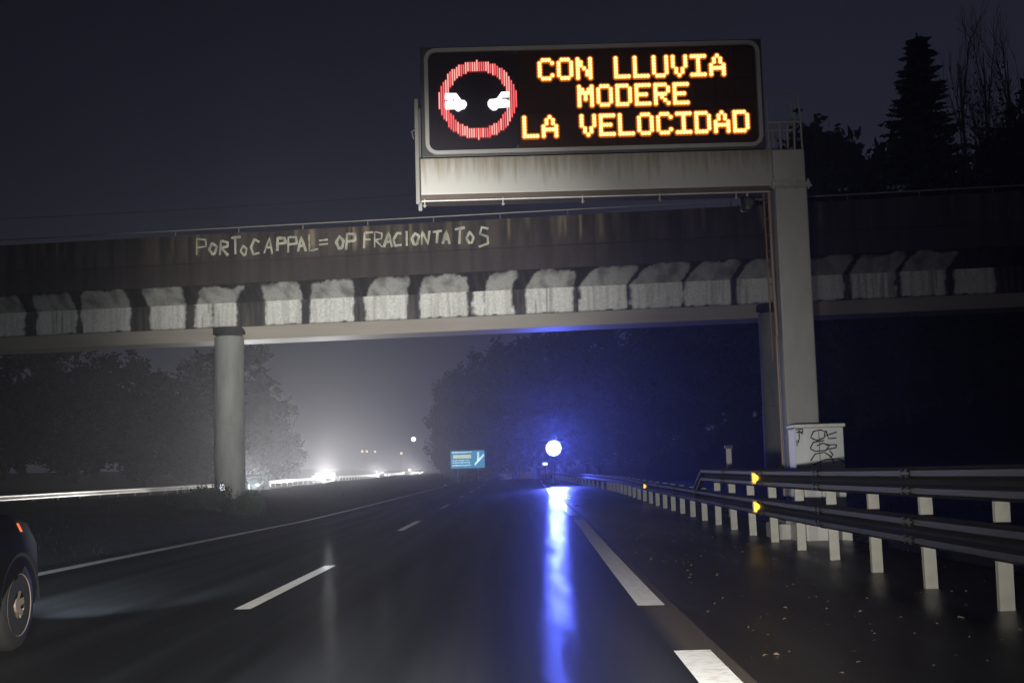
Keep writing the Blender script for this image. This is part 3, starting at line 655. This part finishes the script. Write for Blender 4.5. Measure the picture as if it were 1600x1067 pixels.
# ================================================================== cars
M_body = mat('black_car_paint', (.003, .003, .003), .6, .0, spec=.1); 
nodes(M_body)[2].inputs['IOR'].default_value = 1.08
M_body2 = mat('silver_car_paint', (.35, .36, .38), .3, .5)
M_glass = mat('car_glass', (.01, .01, .012), .05)
M_tyre = mat('tyre_rubber', (.018, .018, .018), .75)
M_rim = mat('wheel_rim', (.50, .42, .33), .4, .5)
M_head = mat('headlight_lit', (.8, .8, .8), .2, emit=(1, .95, .86), estr=40)
M_tail = mat('taillight_red', (.3, .01, .01), .3, emit=(1, .05, .02), estr=1.5)
M_ind = mat('side_indicator', (.5, .12, .02), .3, emit=(1, .16, .04), estr=.6)
def make_car(paint):
    root = empty('car')
    # sections along y (0 rear .. 4.45 front): half width, sill z, belt z, (roof half width, roof z)
    st = [(0.0, .70, .42, .78, .0, 0), (.06, .80, .32, .92, 0, 0), (.35, .87, .24, .98, 0, 0), (1.0, .90, .20, .98, 0, 0), (2.0, .905, .19, 1.0, 0, 0), (3.0, .90, .19, 1.02, 0, 0), (3.5, .895, .21, 1.0, 0, 0), (4.0, .86, .24, .92, 0, 0), (4.28, .76, .28, .78, 0, 0), (4.42, .60, .34, .62, 0, 0)]
    q = MB(); K = 11
    for y, hw, zs, zb, _, _ in st:
        pr = [(-hw*.80, zs), (-hw*.97, zs+.06), (-hw, zs+(zb-zs)*.45), (-hw*.985, zs+(zb-zs)*.75), (-hw*.90, zb-.02), (0, zb+.035), (hw*.90, zb-.02), (hw*.985, zs+(zb-zs)*.75), (hw, zs+(zb-zs)*.45), (hw*.97, zs+.06), (hw*.80, zs)]
        q.v += [(x, y-2.2, z) for x, z in pr]
    for j in range(len(st)-1):
        for i in range(K): a = j*K+i; b_ = j*K+(i+1) % K; q.f.append((a, b_, b_+K, a+K))
    q.f.append(tuple(range(K))); q.f.append(tuple((len(st)-1)*K+i for i in reversed(range(K))))
    # roof shell
    rf = [(.55, .62, .98), (.85, .60, 1.22), (1.3, .60, 1.40), (2.0, .60, 1.45), (2.5, .60, 1.41), (2.75, .60, 1.33)]
    b0 = len(q.v)
    for y, hw, z in rf: q.v += [(-hw, y-2.2, z), (-hw*.8, y-2.2, z+.03), (hw*.8, y-2.2, z+.03), (hw, y-2.2, z)]
    for j in range(len(rf)-1):
        for i in range(3): a = b0+j*4+i; q.f.append((a, a+1, a+5, a+4))
    bd = q.build('body', paint, root, smooth=True)
    bd.modifiers.new('es', 'EDGE_SPLIT').split_angle = math.radians(38)
    q = MB()
    for s_ in (-1, 1):   # side glass
        q.quad((s_*.84, .45-2.2, .96), (s_*.85, 3.25-2.2, .92), (s_*.61, 2.72-2.2, 1.33), (s_*.61, .95-2.2, 1.27))
        q.quad((s_*.61, .95-2.2, 1.27), (s_*.61, 2.72-2.2, 1.33), (s_*.60, 2.2-2.2, 1.43), (s_*.60, 1.3-2.2, 1.40))
    q.quad((-.84, 3.27-2.2, .925), (.84, 3.27-2.2, .925), (.6, 2.75-2.2, 1.34), (-.6, 2.75-2.2, 1.34))
    q.quad((.82, .40-2.2, .97), (-.82, .40-2.2, .97), (-.6, .9-2.2, 1.25), (.6, .9-2.2, 1.25))
    q.build('window_glass', M_glass, root)
    for sx_ in (-1, 1):
        for y in (.80, 3.55):
            q = MB(); ax = sx_
            prof = [(.10, .19), (.22, .19), (.305, .18), (.325, .14), (.325, .03), (.30, -.0), (.20, -.0)]
            n_ = 36; K2 = len(prof)
            for k in range(n_):
                a = 2*PI*k/n_
                for r_, t in prof: q.v.append((sx_*(.70+t), y-2.2+r_*math.cos(a), .325+r_*math.sin(a)))
            for k in range(n_):
                for i in range(K2-1): a = k*K2+i; b_ = ((k+1) % n_)*K2+i; q.f.append((a, b_, b_+1, a+1))
            wh = q.build('wheel', M_tyre, root, smooth=True)
            q = MB()
            for k in range(24):
                a, c_ = 2*PI*k/24, 2*PI*(k+1)/24
                for r0_, r1_, t0, t1 in ((.225, .20, .195, .17), (.20, .19, .17, .08)):
                    q.quad((sx_*(.70+t0), y-2.2+r0_*math.cos(a), .325+r0_*math.sin(a)), (sx_*(.70+t0), y-2.2+r0_*math.cos(c_), .325+r0_*math.sin(c_)), (sx_*(.70+t1), y-2.2+r1_*math.cos(c_), .325+r1_*math.sin(c_)), (sx_*(.70+t1), y-2.2+r1_*math.cos(a), .325+r1_*math.sin(a)))
            for k in range(7):
                a = 2*PI*k/7+.2; d_ = Vector((0, math.cos(a), math.sin(a))); pe = Vector((0, -math.sin(a), math.cos(a))); c0 = Vector((sx_*.872, y-2.2, .325))
                q.quad(c0+d_*.03+pe*.028, c0+d_*.215+pe*.02+Vector((sx_*.015, 0, 0)), c0+d_*.215-pe*.02+Vector((sx_*.015, 0, 0)), c0+d_*.03-pe*.028)
            q.tube([(sx_*.86, y-2.2, .325), (sx_*.885, y-2.2, .325)], .05, 12)
            q.build('rim', M_rim, wh)
            q = MB()   # dark wheel arch
            for k in range(18):
                a, c_ = PI*k/18, PI*(k+1)/18
                q.quad((sx_*.897, y-2.2+.345*math.cos(a), .33+.345*math.sin(a)), (sx_*.897, y-2.2+.345*math.cos(c_), .33+.345*math.sin(c_)), (sx_*.905, y-2.2+.372*math.cos(c_), .33+.372*math.sin(c_)), (sx_*.905, y-2.2+.372*math.cos(a), .33+.372*math.sin(a)))
            q.build('wheel_arch', M_tyre, root)
        q = MB(); q.prism([(sx_*.42, .58), (sx_*.66, .60), (sx_*.66, .70), (sx_*.45, .68)][::sx_], 2.0, 2.17); q.build('headlight', M_head, root)
        q = MB(); q.prism([(sx_*.50, .72), (sx_*.76, .72), (sx_*.77, .86), (sx_*.50, .86)][::sx_], -2.225, -2.05); q.build('taillight', M_tail, root)
        q = MB(); q.box(min(sx_*.88, sx_*1.04), max(sx_*.88, sx_*1.04), .30, .40, .98, 1.10); q.build('mirror', paint, root, bevel=.02)
    return root
car = make_car(M_body)
car.location = (-4.5, 8.14, 0)
tag(car, 'dark car overtaking in the left lane, cut off by the left edge of the photo', 'car')
q = MB(); q.prism([(.840, .915), (.872, .85), (.885, .85), (.852, .915)], 1.40, 1.43); si = q.build('side_indicator', M_ind, car, bevel=.01)
for hx in (-5.1, -3.9): spot('passing_car_beam', (hx, 10.42, .63), (hx-1.3, 26, .6), 1400, 56, 1, (.78, .92, 1))
car2 = make_car(M_body2)
onc = [(-20.6, 104, 'left', 'oncoming car nearest to the bridge pier, a single glaring pair of headlights'),
       (-21.0, 150, '', 'oncoming car with the largest headlight glare, left of the centre'),
       (-24.6, 166, '', 'oncoming car half hidden in the glare of the brightest headlights'),
       (-21.0, 212, '', 'oncoming car with the medium glare just left of the road vanishing point'),
       (-21.2, 294, '', 'far oncoming car, the left light of the furthest cluster'),
       (-24.2, 345, '', 'farthest oncoming car beside the edge of the dark wood'),
       (-19.9, 92.0, '', 'added oncoming car hidden behind the left bridge pier to light the far guardrail')]  # unseen car, added so its beams brighten the far guardrail
for i, (x, y, _, lb) in enumerate(onc):
    c_ = car2 if i == 0 else copy_tree(car2)
    c_.location = (x, y, lerp(OPP, y)); c_.rotation_euler = (0, 0, PI)
    tag(c_, lb, 'car', 'oncoming cars with headlights on')
    pw = {104: 1400, 150: 4500, 166: 3000, 212: 12000, 294: 14000, 345: 14000, 92.0: 2600}[y]
    if y in (104, 150, 166, 92.0):
        for s_ in (-.57, .57): spot('oncoming_beam', (x+s_, y-2.32, lerp(OPP, y)+.66), (x-19, y-40, lerp(OPP, y-40)+.6), pw, 68, 1, (1, .96, .90))
    else: spot('oncoming_beam', (x, y-2.32, lerp(OPP, y)+.66), (x-28, y-60, lerp(OPP, y)+1.), pw, 68, 1, (1, .95, .88))
    fw = {104: 12000, 150: 38000, 166: 0, 212: 20000, 294: 12000, 345: 9000, 92.0: 0}[y]
    up_ = {104: (3500, (-13, 52, 14), 26), 150: (9000, (-7, 53, 13.5), 14), 166: (4000, (0, 53, 16), 15), 92.0: (2500, (-19, 52, 15), 30)}.get(y)  # up-tilted spots added to brighten the bridge soffit
    if up_: spot('soffit_fill_spot', (x, y-2.36, lerp(OPP, y)+.62), up_[1], up_[0], up_[2], .8, (1, .95, .86), r=.15)
    if fw: spot('oncoming_beam_centre', (x, y-2.36, lerp(OPP, y)+.60), (.45*x, 50, 3.6), fw, 13, .9, (.98, .98, 1), r=.25)

# ================================================================== blue beacon far ahead
bl = at(865, 700, 88); bl.z = bl.z
bea = empty('blue_beacon', (bl.x, bl.y, road_z(bl.x, 88))); tag(bea, 'glaring round blue warning light above the far end of the guardrail', 'warning light')
hz = bl.z-road_z(bl.x, 88)
q = MB(); q.tube([(0, .1, 0), (0, .1, hz)], .03, 8); q.box(-.3, .3, -.2, .4, 0, .06); q.build('stand', M_dark, bea)
bm = bmesh.new(); bmesh.ops.create_icosphere(bm, subdivisions=3, radius=.52); me = bpy.data.meshes.new('lamp'); bm.to_mesh(me); bm.free()
M_blue = mat('blue_lamp', (.1, .1, .8), .3, emit=(.11, .13, 1), estr=30)
me.materials.append(M_blue); o = bpy.data.objects.new('lamp', me); C.objects.link(o); o.parent = bea; o.location = (0, 0, hz)
ld = bpy.data.lights.new('blue_light', 'SPOT'); ld.spot_size = .62; ld.spot_blend = .8; ld.energy = 13500; ld.color = (.09, .13, 1); ld.shadow_soft_size = .55
lo = bpy.data.objects.new('blue_light', ld); C.objects.link(lo); lo.location = (bl.x, bl.y-.75, bl.z); lo.rotation_euler = (-PI/2, 0, 0)
wl = at(851.5, 724.5, 92)
sw = empty('work_light', (wl.x, wl.y, road_z(wl.x, 92))); tag(sw, 'tiny white light just below and left of the blue warning light', 'lamp')
q = MB(); q.tube([(0, .1, 0), (0, .1, wl.z-sw.location.z)], .025, 6); q.build('stand', M_dark, sw)
q = MB(); q.prism(rrect(-.17, .17, wl.z-sw.location.z-.09, wl.z-sw.location.z+.09, .05), -.05, .05); q.build('lamp', mat('pale_blue_lamp', (.8, .8, 1), .3, emit=(.75, .85, 1), estr=1.6), sw)

# ================================================================== distant blue sign
ds = empty('motorway_sign', tuple(at(730.5, 745, 200))); ds.location.z = ground_z(ds.location.x, 200)
tag(ds, 'distant blue motorway sign with pale lines of text, its headlight return painted as glow, in front of the dark wood', 'road sign')
p0, p1 = at(704.5, 732, 200), at(757, 703, 200); ox, oz = ds.location.x, ds.location.z
q = MB(); q.box(p0.x-ox, p1.x-ox, -.05, .05, p0.z-oz, p1.z-oz)
q.build('panel', mat('blue_sign_face', (.02, .12, .3), .5, emit=(.06, .26, .42), estr=.9), ds)  # retroreflective face; returned headlight painted in as emission, no lamp inside
M_sgt = mat('sign_text', (.8, .8, .8), .5, emit=(.62, .85, 1), estr=.85); M_sgy = mat('sign_text_pale_yellow', (.8, .8, .5), .5, emit=(.85, .9, .55), estr=.8)
W_ = p1.x-p0.x; H_ = p1.z-p0.z
def srow(mb, t0, t1, z0, z1, gap=.13):
    x = t0
    while x < t1:
        wd = random.uniform(.03, .07); mb.box(p0.x-ox+W_*x, p0.x-ox+W_*min(t1, x+wd), -.07, -.051, p0.z-oz+H_*(z0+random.uniform(0, .03)), p0.z-oz+H_*z1); x += wd+.014
for args in ((.05, .62, .86, .94), (.05, .55, .42, .47), (.05, .58, .28, .35), (.05, .60, .12, .20)):
    q = MB(); srow(q, *args); q.build('text_row', M_sgt, ds)
q = MB()
for k in range(14):
    a = .70+.02*k; q.box(p0.x-ox+W_*a, p0.x-ox+W_*(a+.025), -.07, -.051, p0.z-oz+H_*(.15+.04*k), p0.z-oz+H_*(.27+.04*k))
q.box(p0.x-ox+W_*.78, p0.x-ox+W_*.84, -.07, -.052, p0.z-oz+H_*.4, p0.z-oz+H_*.9)
q.build('arrow', M_sgt, ds)
q = MB(); srow(q, .08, .60, .55, .76); q.build('highlighted_row', M_sgy, ds)
for x in (.2, .8):
    q = MB(); q.box(p0.x-ox+W_*x-.06, p0.x-ox+W_*x+.06, .06, .18, 0, p1.z-oz); q.build('leg', M_galv, ds)

# far street lamps
def lamp(px, py, D, r, col, st, lb):
    p = at(px, py, D); gz = max(0, lerp(OPP, D)) if px < 700 else 0
    e_ = empty('street_lamp', (p.x, D, gz)); tag(e_, lb, 'street lamp', 'distant street lamps')
    q = MB(); q.tube([(0, .4, 0), (0, .4, p.z-gz), (0, 0, p.z-gz+.15)], .07, 6); q.build('pole', M_galv, e_)
    q = MB(); q.prism([(r*math.cos(2*PI*k/10), p.z-gz+r*math.sin(2*PI*k/10)) for k in range(10)], -.1, .1); q.build('lantern', mat('lamp_'+str(round(col[2], 2)), col, .5, emit=col, estr=st), e_)
lamp(646, 686, 350, .62, (.85, 1, 1), 3, 'distant street lamp with a bluish white glow, the highest and brightest of the far lights')
for a, b2, r, lb in ((566, 705, .30, 'faint amber far lamp, leftmost of the row of three'), (573, 705, .27, 'faint amber far lamp, middle of the row of three'), (586, 705.5, .27, 'faint amber far lamp, rightmost of the row of three'), (627, 708, .30, 'single faint amber far lamp between the row of three and the distant wood')):
    lamp(a, b2, 450, r*1.3, (1, .72, .45), 1.8, lb)
lamp(640, 734, 330, .3, (1, .9, .7), 2.5, 'small low white lamp above the furthest oncoming headlights')
dl = at(347, 762, 47.6); me_ = empty('reflector_post', (dl.x, 47.6, ground_z(dl.x, 47.6))); tag(me_, 'small white marker reflector in front of the left pier, headlight return painted as glow', 'marker reflector')
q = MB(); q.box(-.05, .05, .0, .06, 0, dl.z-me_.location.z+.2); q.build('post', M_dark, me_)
q = MB(); n_ = 14; q.prism([(.10*math.cos(2*PI*k/n_), dl.z-me_.location.z+.15*math.sin(2*PI*k/n_)) for k in range(n_)], -.03, -.001); q.build('lens', mat('marker_lens', (.9, .9, .95), .3, emit=(.9, .9, 1), estr=1.3), me_)  # a reflector, not a lamp: returned headlight is painted as emission

# ================================================================== vegetation
def leaf_cards(blobs, n, size, flat=.0, seed=0):
    rnd = random.Random(seed); q = MB(); tot = sum(b_[3]*b_[4]*b_[5] for b_ in blobs)
    for (cx, cy, cz, rx, ry, rz_) in blobs:
        for _ in range(max(4, int(n*rx*ry*rz_/tot))):
            d = Vector((rnd.gauss(0, 1), rnd.gauss(0, 1), rnd.gauss(0, 1))).normalized()
            rr = rnd.random()**.45*(1.0+.12*rnd.gauss(0, 1))
            c = Vector((cx+d.x*rx*rr, cy+d.y*ry*rr, cz+d.z*rz_*rr))
            a = Vector((rnd.gauss(0, 1), rnd.gauss(0, 1), rnd.gauss(0, 1)*.7)).normalized(); b_ = a.orthogonal().normalized()
            s_ = size*rnd.uniform(.5, 1.3); q.quad(c-a*s_, c+b_*s_*.45, c+a*s_, c-b_*s_*.45)
    return q
def branch(q, p, d, ln, r, depth, rnd, kink=.25, n=5):
    pts = [p]; dd = Vector(d)
    for k in range(4):
        dd = (dd+Vector((rnd.uniform(-kink, kink), rnd.uniform(-kink, kink), rnd.uniform(-kink*.3, kink*.6)))*.5).normalized(); pts.append(pts[-1]+dd*ln/4)
    q.tube(pts, r, n, r*.45, cap=False); ends = [pts[-1]]
    if depth:
        for k in range(rnd.randint(3, 4)):
            t = rnd.uniform(.35, 1); i = min(3, int(t*4)); bp0 = pts[i]+(pts[i+1]-pts[i])*(t*4-i)
            nd = (dd+Vector((rnd.uniform(-1, 1), rnd.uniform(-1, 1), rnd.uniform(.0, .7)))*.75).normalized()
            ends += branch(q, bp0, nd, ln*rnd.uniform(.5, .72), r*.42, depth-1, rnd, kink, 4)
    return ends
def make_tree(kind, seed):
    rnd = random.Random(seed); root = empty(kind)
    q = MB()
    if kind == 'broadleaf_tree':
        H = 10
        ends = branch(q, Vector((0, 0, 0)), (0, 0, 1), 5.5, .28, 2, rnd)
        q.build('trunk', M_bark, root)
        bl_ = []
        for k in range(26):
            h = rnd.uniform(2.2, 8.9); rad = 2.9*math.sin(PI*clamp((h-.4)/10.4)**.8)
            a = rnd.uniform(0, 2*PI); s_ = rnd.uniform(.45, 1.25)
            bl_.append((math.cos(a)*rad*rnd.uniform(.4, 1.15), math.sin(a)*rad*rnd.uniform(.4, 1.15), h, s_, s_, s_*rnd.uniform(.6, 1)))
        bl_ += [(rnd.uniform(-.6, .6), 0, 9.1, .5, .5, .9), (0, 0, 5.0, 1.7, 1.7, 2.6), (0, 0, 2.6, 2.1, 2.1, 1.6)]
        leaf_cards(bl_, 5200, .26, seed=seed).build('crown', M_leaf, root)
    elif kind == 'fir_tree':
        q.tube([(0, 0, 0), (0, 0, 5), (0, 0, 10)], .22, 7, .02); q.build('trunk', M_bark, root)
        q = MB()
        z = .9
        while z < 9.9:
            R_ = 2.35*(1-(z/10.1))**.85+.08
            for k in range(int(10+R_*6)):
                a = rnd.uniform(0, 2*PI); L_ = R_*rnd.uniform(.55, 1.2); d = Vector((math.cos(a), math.sin(a), -.22))
                for j in range(int(4+L_*7)):
                    t = (j+.5)/(4+L_*7); c = Vector((0, 0, z))+d*L_*t+Vector((0, 0, .25*L_*t*t))
                    pe = Vector((-math.sin(a), math.cos(a), 0))*rnd.choice((-1, 1)); s_ = .22*(1.2-t)
                    q.quad(c, c+pe*s_+d*.14+Vector((0, 0, -.05)), c+d*.22, c-pe*s_*.5+d*.1+Vector((0, 0, -.12)))
            z += rnd.uniform(.13, .24)
        q.build('crown', M_leaf2, root)
    elif kind == 'bare_tree':
        q.tube([(0, 0, 0), (.1, 0, 4)], .17, 7, .12)
        for k in range(13):
            z = 1.4+k*.56; a = rnd.uniform(0, 2*PI)
            branch(q, Vector((.05, 0, z)), Vector((math.cos(a)*.35, math.sin(a)*.35, 1)).normalized(), rnd.uniform(2.4, 3.8)*(1-.04*k), .045, 3, rnd, .22, 4)
        q.tube([(.1, 0, 4), (0, .1, 9.5)], .12, 6, .02)
        q.build('trunk', M_bark2, root)
        leaf_cards([(0, 0, 5.5, 1.8, 1.8, 3.6)], 900, .10, seed=seed).build('crown', M_leaf, root)
    return root
protos = {('broadleaf_tree', s_): make_tree('broadleaf_tree', s_) for s_ in (1, 2, 3)}
protos[('fir_tree', 1)] = make_tree('fir_tree', 11); protos[('bare_tree', 1)] = make_tree('bare_tree', 21); protos[('bare_tree', 2)] = make_tree('bare_tree', 22)
used = set()
def plant(kind, var, px, D, top_py, wid, label, group):
    """stand a tree on the ground so that its top reaches the height seen; wid = crown width factor"""
    P = at(px, top_py, D); z0 = ground_z(P.x, D)-.3; H = P.z-z0
    key = (kind, var)
    if key in used: t = copy_tree(protos[key])
    else: t = protos[key]; used.add(key)
    t.location = (P.x, D, z0); s_ = H/10.0; t.scale = (s_*wid, s_*wid, s_); t.rotation_euler = (0, 0, random.uniform(0, 6.28))
    tag(t, label, kind.replace('_', ' ').replace('broadleaf ', ''), group)
LW = 'dark trees beyond the oncoming lanes'
for i, (px, D, py, wd) in enumerate([(-30, 150, 552, 1.1), (40, 140, 540, 1.0), (95, 155, 528, 1.1), (150, 145, 535, 1.0), (205, 150, 540, .95), (243, 160, 575, .8), (282, 158, 590, .8), (318, 150, 545, .9), (362, 155, 528, .95), (402, 162, 572, .9), (432, 172, 620, .9), (452, 182, 672, .8), (120, 128, 600, 1.3), (10, 125, 600, 1.2), (300, 140, 655, 1.2), (385, 150, 650, 1.2), (225, 135, 650, 1.3)]):
    plant('broadleaf_tree', i % 3+1, px, D, py, wd*1.15, 'dark leafy tree %s beyond the oncoming lanes' % ['at the far left edge under the bridge', 'second from the left edge', 'tallest of the left clump under the bridge', 'in the middle of the left clump', 'on the right shoulder of the left clump', 'small, left of the sky notch', 'low in the sky notch left of the pier', 'just left of the bridge pier', 'directly behind the left bridge pier', 'just right of the bridge pier', 'on the slope right of the pier', 'lowest, last before the open hazy sky', 'low and broad in front of the left clump', 'low and broad at the left edge', 'low one filling in left of the pier foot', 'low one filling in behind the pier foot', 'low one below the sky notch'][i], LW)
RW = 'dark trees of the wood on the right'
spec = [(688, 235, 612, .62), (702, 240, 585, .7), (716, 236, 562, .7), (738, 244, 545, .8), (762, 240, 530, .7), (772, 246, 524, .7), (800, 236, 538, .9), (832, 240, 512, .9), (870, 236, 500, 1), (700, 225, 655, .8), (730, 222, 630, 1), (765, 222, 620, 1), (800, 220, 610, 1),
        (910, 190, 470, 1), (960, 175, 480, 1), (1010, 165, 455, 1), (1060, 150, 460, 1), (1110, 140, 430, 1), (1160, 130, 430, 1), (860, 200, 560, 1.1), (930, 150, 600, 1.1), (1000, 130, 600, 1.1), (1080, 115, 590, 1.1), (1150, 105, 600, 1.1),
        (1215, 110, 240, .75), (1235, 88, 168, .62), (1275, 84, 176, .6), (1310, 88, 198, .6), (1345, 92, 205, .6), (1385, 90, 200, .6), (1240, 70, 430, 1), (1330, 66, 440, 1), (1410, 64, 430, 1), (1500, 62, 420, 1), (1580, 60, 400, 1), (1470, 82, 230, .7), (1530, 80, 215, .7), (1590, 72, 190, .8), (1640, 68, 60, .5)]
place = ['at the left tip of the distant wood', 'second from the left tip of the distant wood', 'above the blue motorway sign, left part', 'above the right part of the blue motorway sign', 'right of the blue sign, reaching the bridge soffit', 'narrow, right of the blue sign', 'behind the notch in the distant wood outline', 'left of the blue light, reaching up to the bridge', 'above the blue warning light', 'low one left of the blue motorway sign', 'low one behind the blue motorway sign', 'low one just right of the blue motorway sign', 'low one halfway between the blue sign and the blue light',
         'tall one right of the blue light', 'tall one a little further right of the blue light', 'tall one behind the middle of the right span', 'tall one above the far end of the guardrail', 'tall one above the start of the upper rail', 'tall one just left of the right pier', 'low one behind the blue light', 'low one right of the blue light', 'low one behind the guardrail middle', 'low one behind the marker post', 'low one left of the gantry pillar',
         'behind the sign gantry railing', 'seen through the gantry railing above the bridge', 'round one right of the gantry railing', 'on the falling outline right of the gantry', 'in the dip left of the fir', 'at the left foot of the fir', 'low one right of the gantry pillar', 'low one below the dip in the tree line', 'low one below the fir', 'low one at the right below the bare trees', 'low one at the lower right edge', 'behind the bare trees, left', 'behind the bare trees, middle', 'behind the bare trees, right', 'tall and dark at the right edge of the photo']
for i, (px, D, py, wd) in enumerate(spec):
    plant('broadleaf_tree', (i*2) % 3+1, px, D, py, wd, 'dark leafy tree '+place[i], RW)
plant('fir_tree', 1, 1432, 80, 52, 1.15, 'pointed dark fir rising above the tree line at the upper right', RW)
plant('bare_tree', 1, 1497, 76, 72, .65, 'slim bare tree just right of the pointed fir', RW)
plant('bare_tree', 2, 1535, 78, 58, .65, 'slim bare tree in the middle between the fir and the right edge', RW)
plant('bare_tree', 1, 1572, 74, 70, .7, 'slim bare tree nearest to the right edge', RW)

# shrubs on the median round the pier foot
def shrub_mesh(seed, n=1500):
    rnd = random.Random(seed)
    bl_ = [(rnd.uniform(-.8, .8), rnd.uniform(-.5, .5), rnd.uniform(.2, .5), .5, .45, .35) for _ in range(7)]
    q = leaf_cards(bl_, n, .07, seed=seed)
    for k in range(40):
        x, y = rnd.uniform(-1, 1), rnd.uniform(-.5, .5); h = rnd.uniform(.6, 1.05)*(1-.3*abs(x)); q.tube([(x, y, .1), (x+rnd.uniform(-.1, .1), y, h)], .012, 3, .004)
        for j in range(6):
            c = Vector((x, y, h-.07*j)); a = Vector((rnd.uniform(-1, 1), rnd.uniform(-1, 1), .5)).normalized()*.07; q.quad(c, c+a+Vector((0, 0, .02)), c+a*1.6, c+a-Vector((0, 0, .02)))
    return q
sh = []
shp = [(290, 46, 762, 'low ragged shrub at the left end of the median bushes'), (315, 46.5, 755, 'ragged shrub left of the white marker reflector'), (333, 46.3, 749, 'tallest ragged shrub against the left side of the pier'), (362, 45.8, 768, 'shrub in front of the pier foot'), (392, 46.5, 762, 'small shrub at the right side of the pier foot')]
for i, (px, D, py, lb) in enumerate(shp):
    P = at(px, py, D); z0 = ground_z(P.x, D)-.1
    if i == 0:
        o = empty('shrub'); shrub_mesh(5).build('foliage', M_leaf, o); s0_ = o
    else: o = copy_tree(s0_)
    o.location = (P.x, D, z0); k = (P.z-z0)/.95; o.scale = (.62, .62, max(.35, k)); o.rotation_euler = (0, 0, i*1.3); tag(o, lb, 'shrub', 'shrubs at the pier foot')

# grass on the median and behind the guardrail
q = MB(); rnd = random.Random(3)
for _ in range(22000):
    if rnd.random() < .6: x = rnd.uniform(-16.6, -7.3); y = rnd.uniform(14, 110)
    else: x = rnd.uniform(5.3, 13); y = rnd.uniform(8, 60)
    if x < 0 and rnd.random() < .4: x = rnd.uniform(-16.4, -14.5)
    z = ground_z(x, y)-.06; h = rnd.uniform(.03, .15)*(.7+.6*noise.noise(Vector((x*.5, y*.3, 2)))); a = rnd.uniform(0, PI); wx, wy = .011*math.cos(a), .011*math.sin(a); lx, ly = rnd.uniform(-.06, .06), rnd.uniform(-.06, .06)
    i = len(q.v); q.v += [(x-wx, y-wy, z), (x+wx, y+wy, z), (x+lx, y+ly, z+h)]; q.f.append((i, i+1, i+2))
tag(q.build('grass', mat('grass_blades', (.04, .045, .02), .8, noise_amt=.5, noise_scale=.8)), 'rough wet grass on the median and behind the guardrail', 'grass', kind='stuff')
# fallen leaves and grit on the shoulder
q = MB()
for _ in range(900):
    y = 4+60*rnd.random()**1.6; x = rnd.uniform(line_x(y)+.3, 5.1) if rnd.random() < .85 else rnd.uniform(-7.2, -6.75)
    z = road_z(x, y)+.004; s_ = rnd.uniform(.006, .022); a = rnd.uniform(0, PI); dx_, dy_ = math.cos(a)*s_, math.sin(a)*s_; h = rnd.uniform(.002, .014)
    q.quad((x-dx_, y-dy_, z), (x+dy_*.6, y-dx_*.6, z+h), (x+dx_, y+dy_, z+.004), (x-dy_*.6, y+dx_*.6, z+h))
tag(q.build('road_debris', mat('dead_leaves', (.32, .25, .16), .5, noise_amt=.6, noise_scale=3)), 'scattered fallen leaves and grit on the dark wet shoulder', 'leaves', kind='stuff')
# overhead cable
c0, c1 = at(-60, 345, 75), at(1262, 250, 75)
q = MB(); q.tube([c0+(c1-c0)*t+Vector((0, 0, -1.1*4*t*(1-t)*.35)) for t in [k/24 for k in range(25)]], .012, 5)

tag(q.build('overhead_cable', M_dark), 'thin dark overhead cable crossing the sky above the bridge', 'cable')

# ================================================================== haze: fine rain in the air
hq = MB(); hq.box(-700, 700, -60, 720, -14, 60)
hm = bpy.data.materials.new('haze'); hm.use_nodes = True; hn = hm.node_tree; hn.nodes.clear()
ho = hn.nodes.new('ShaderNodeOutputMaterial'); hv = hn.nodes.new('ShaderNodeVolumePrincipled')
hv.inputs['Color'].default_value = (.95, .95, .97, 1); hv.inputs['Density'].default_value = .00082; hv.inputs['Anisotropy'].default_value = .82
hn.links.new(hv.outputs[0], ho.inputs['Volume'])
hz_o = hq.build('haze', hm); tag(hz_o, kind='stuff', label='thin rain haze hanging over the whole road', cat='haze')
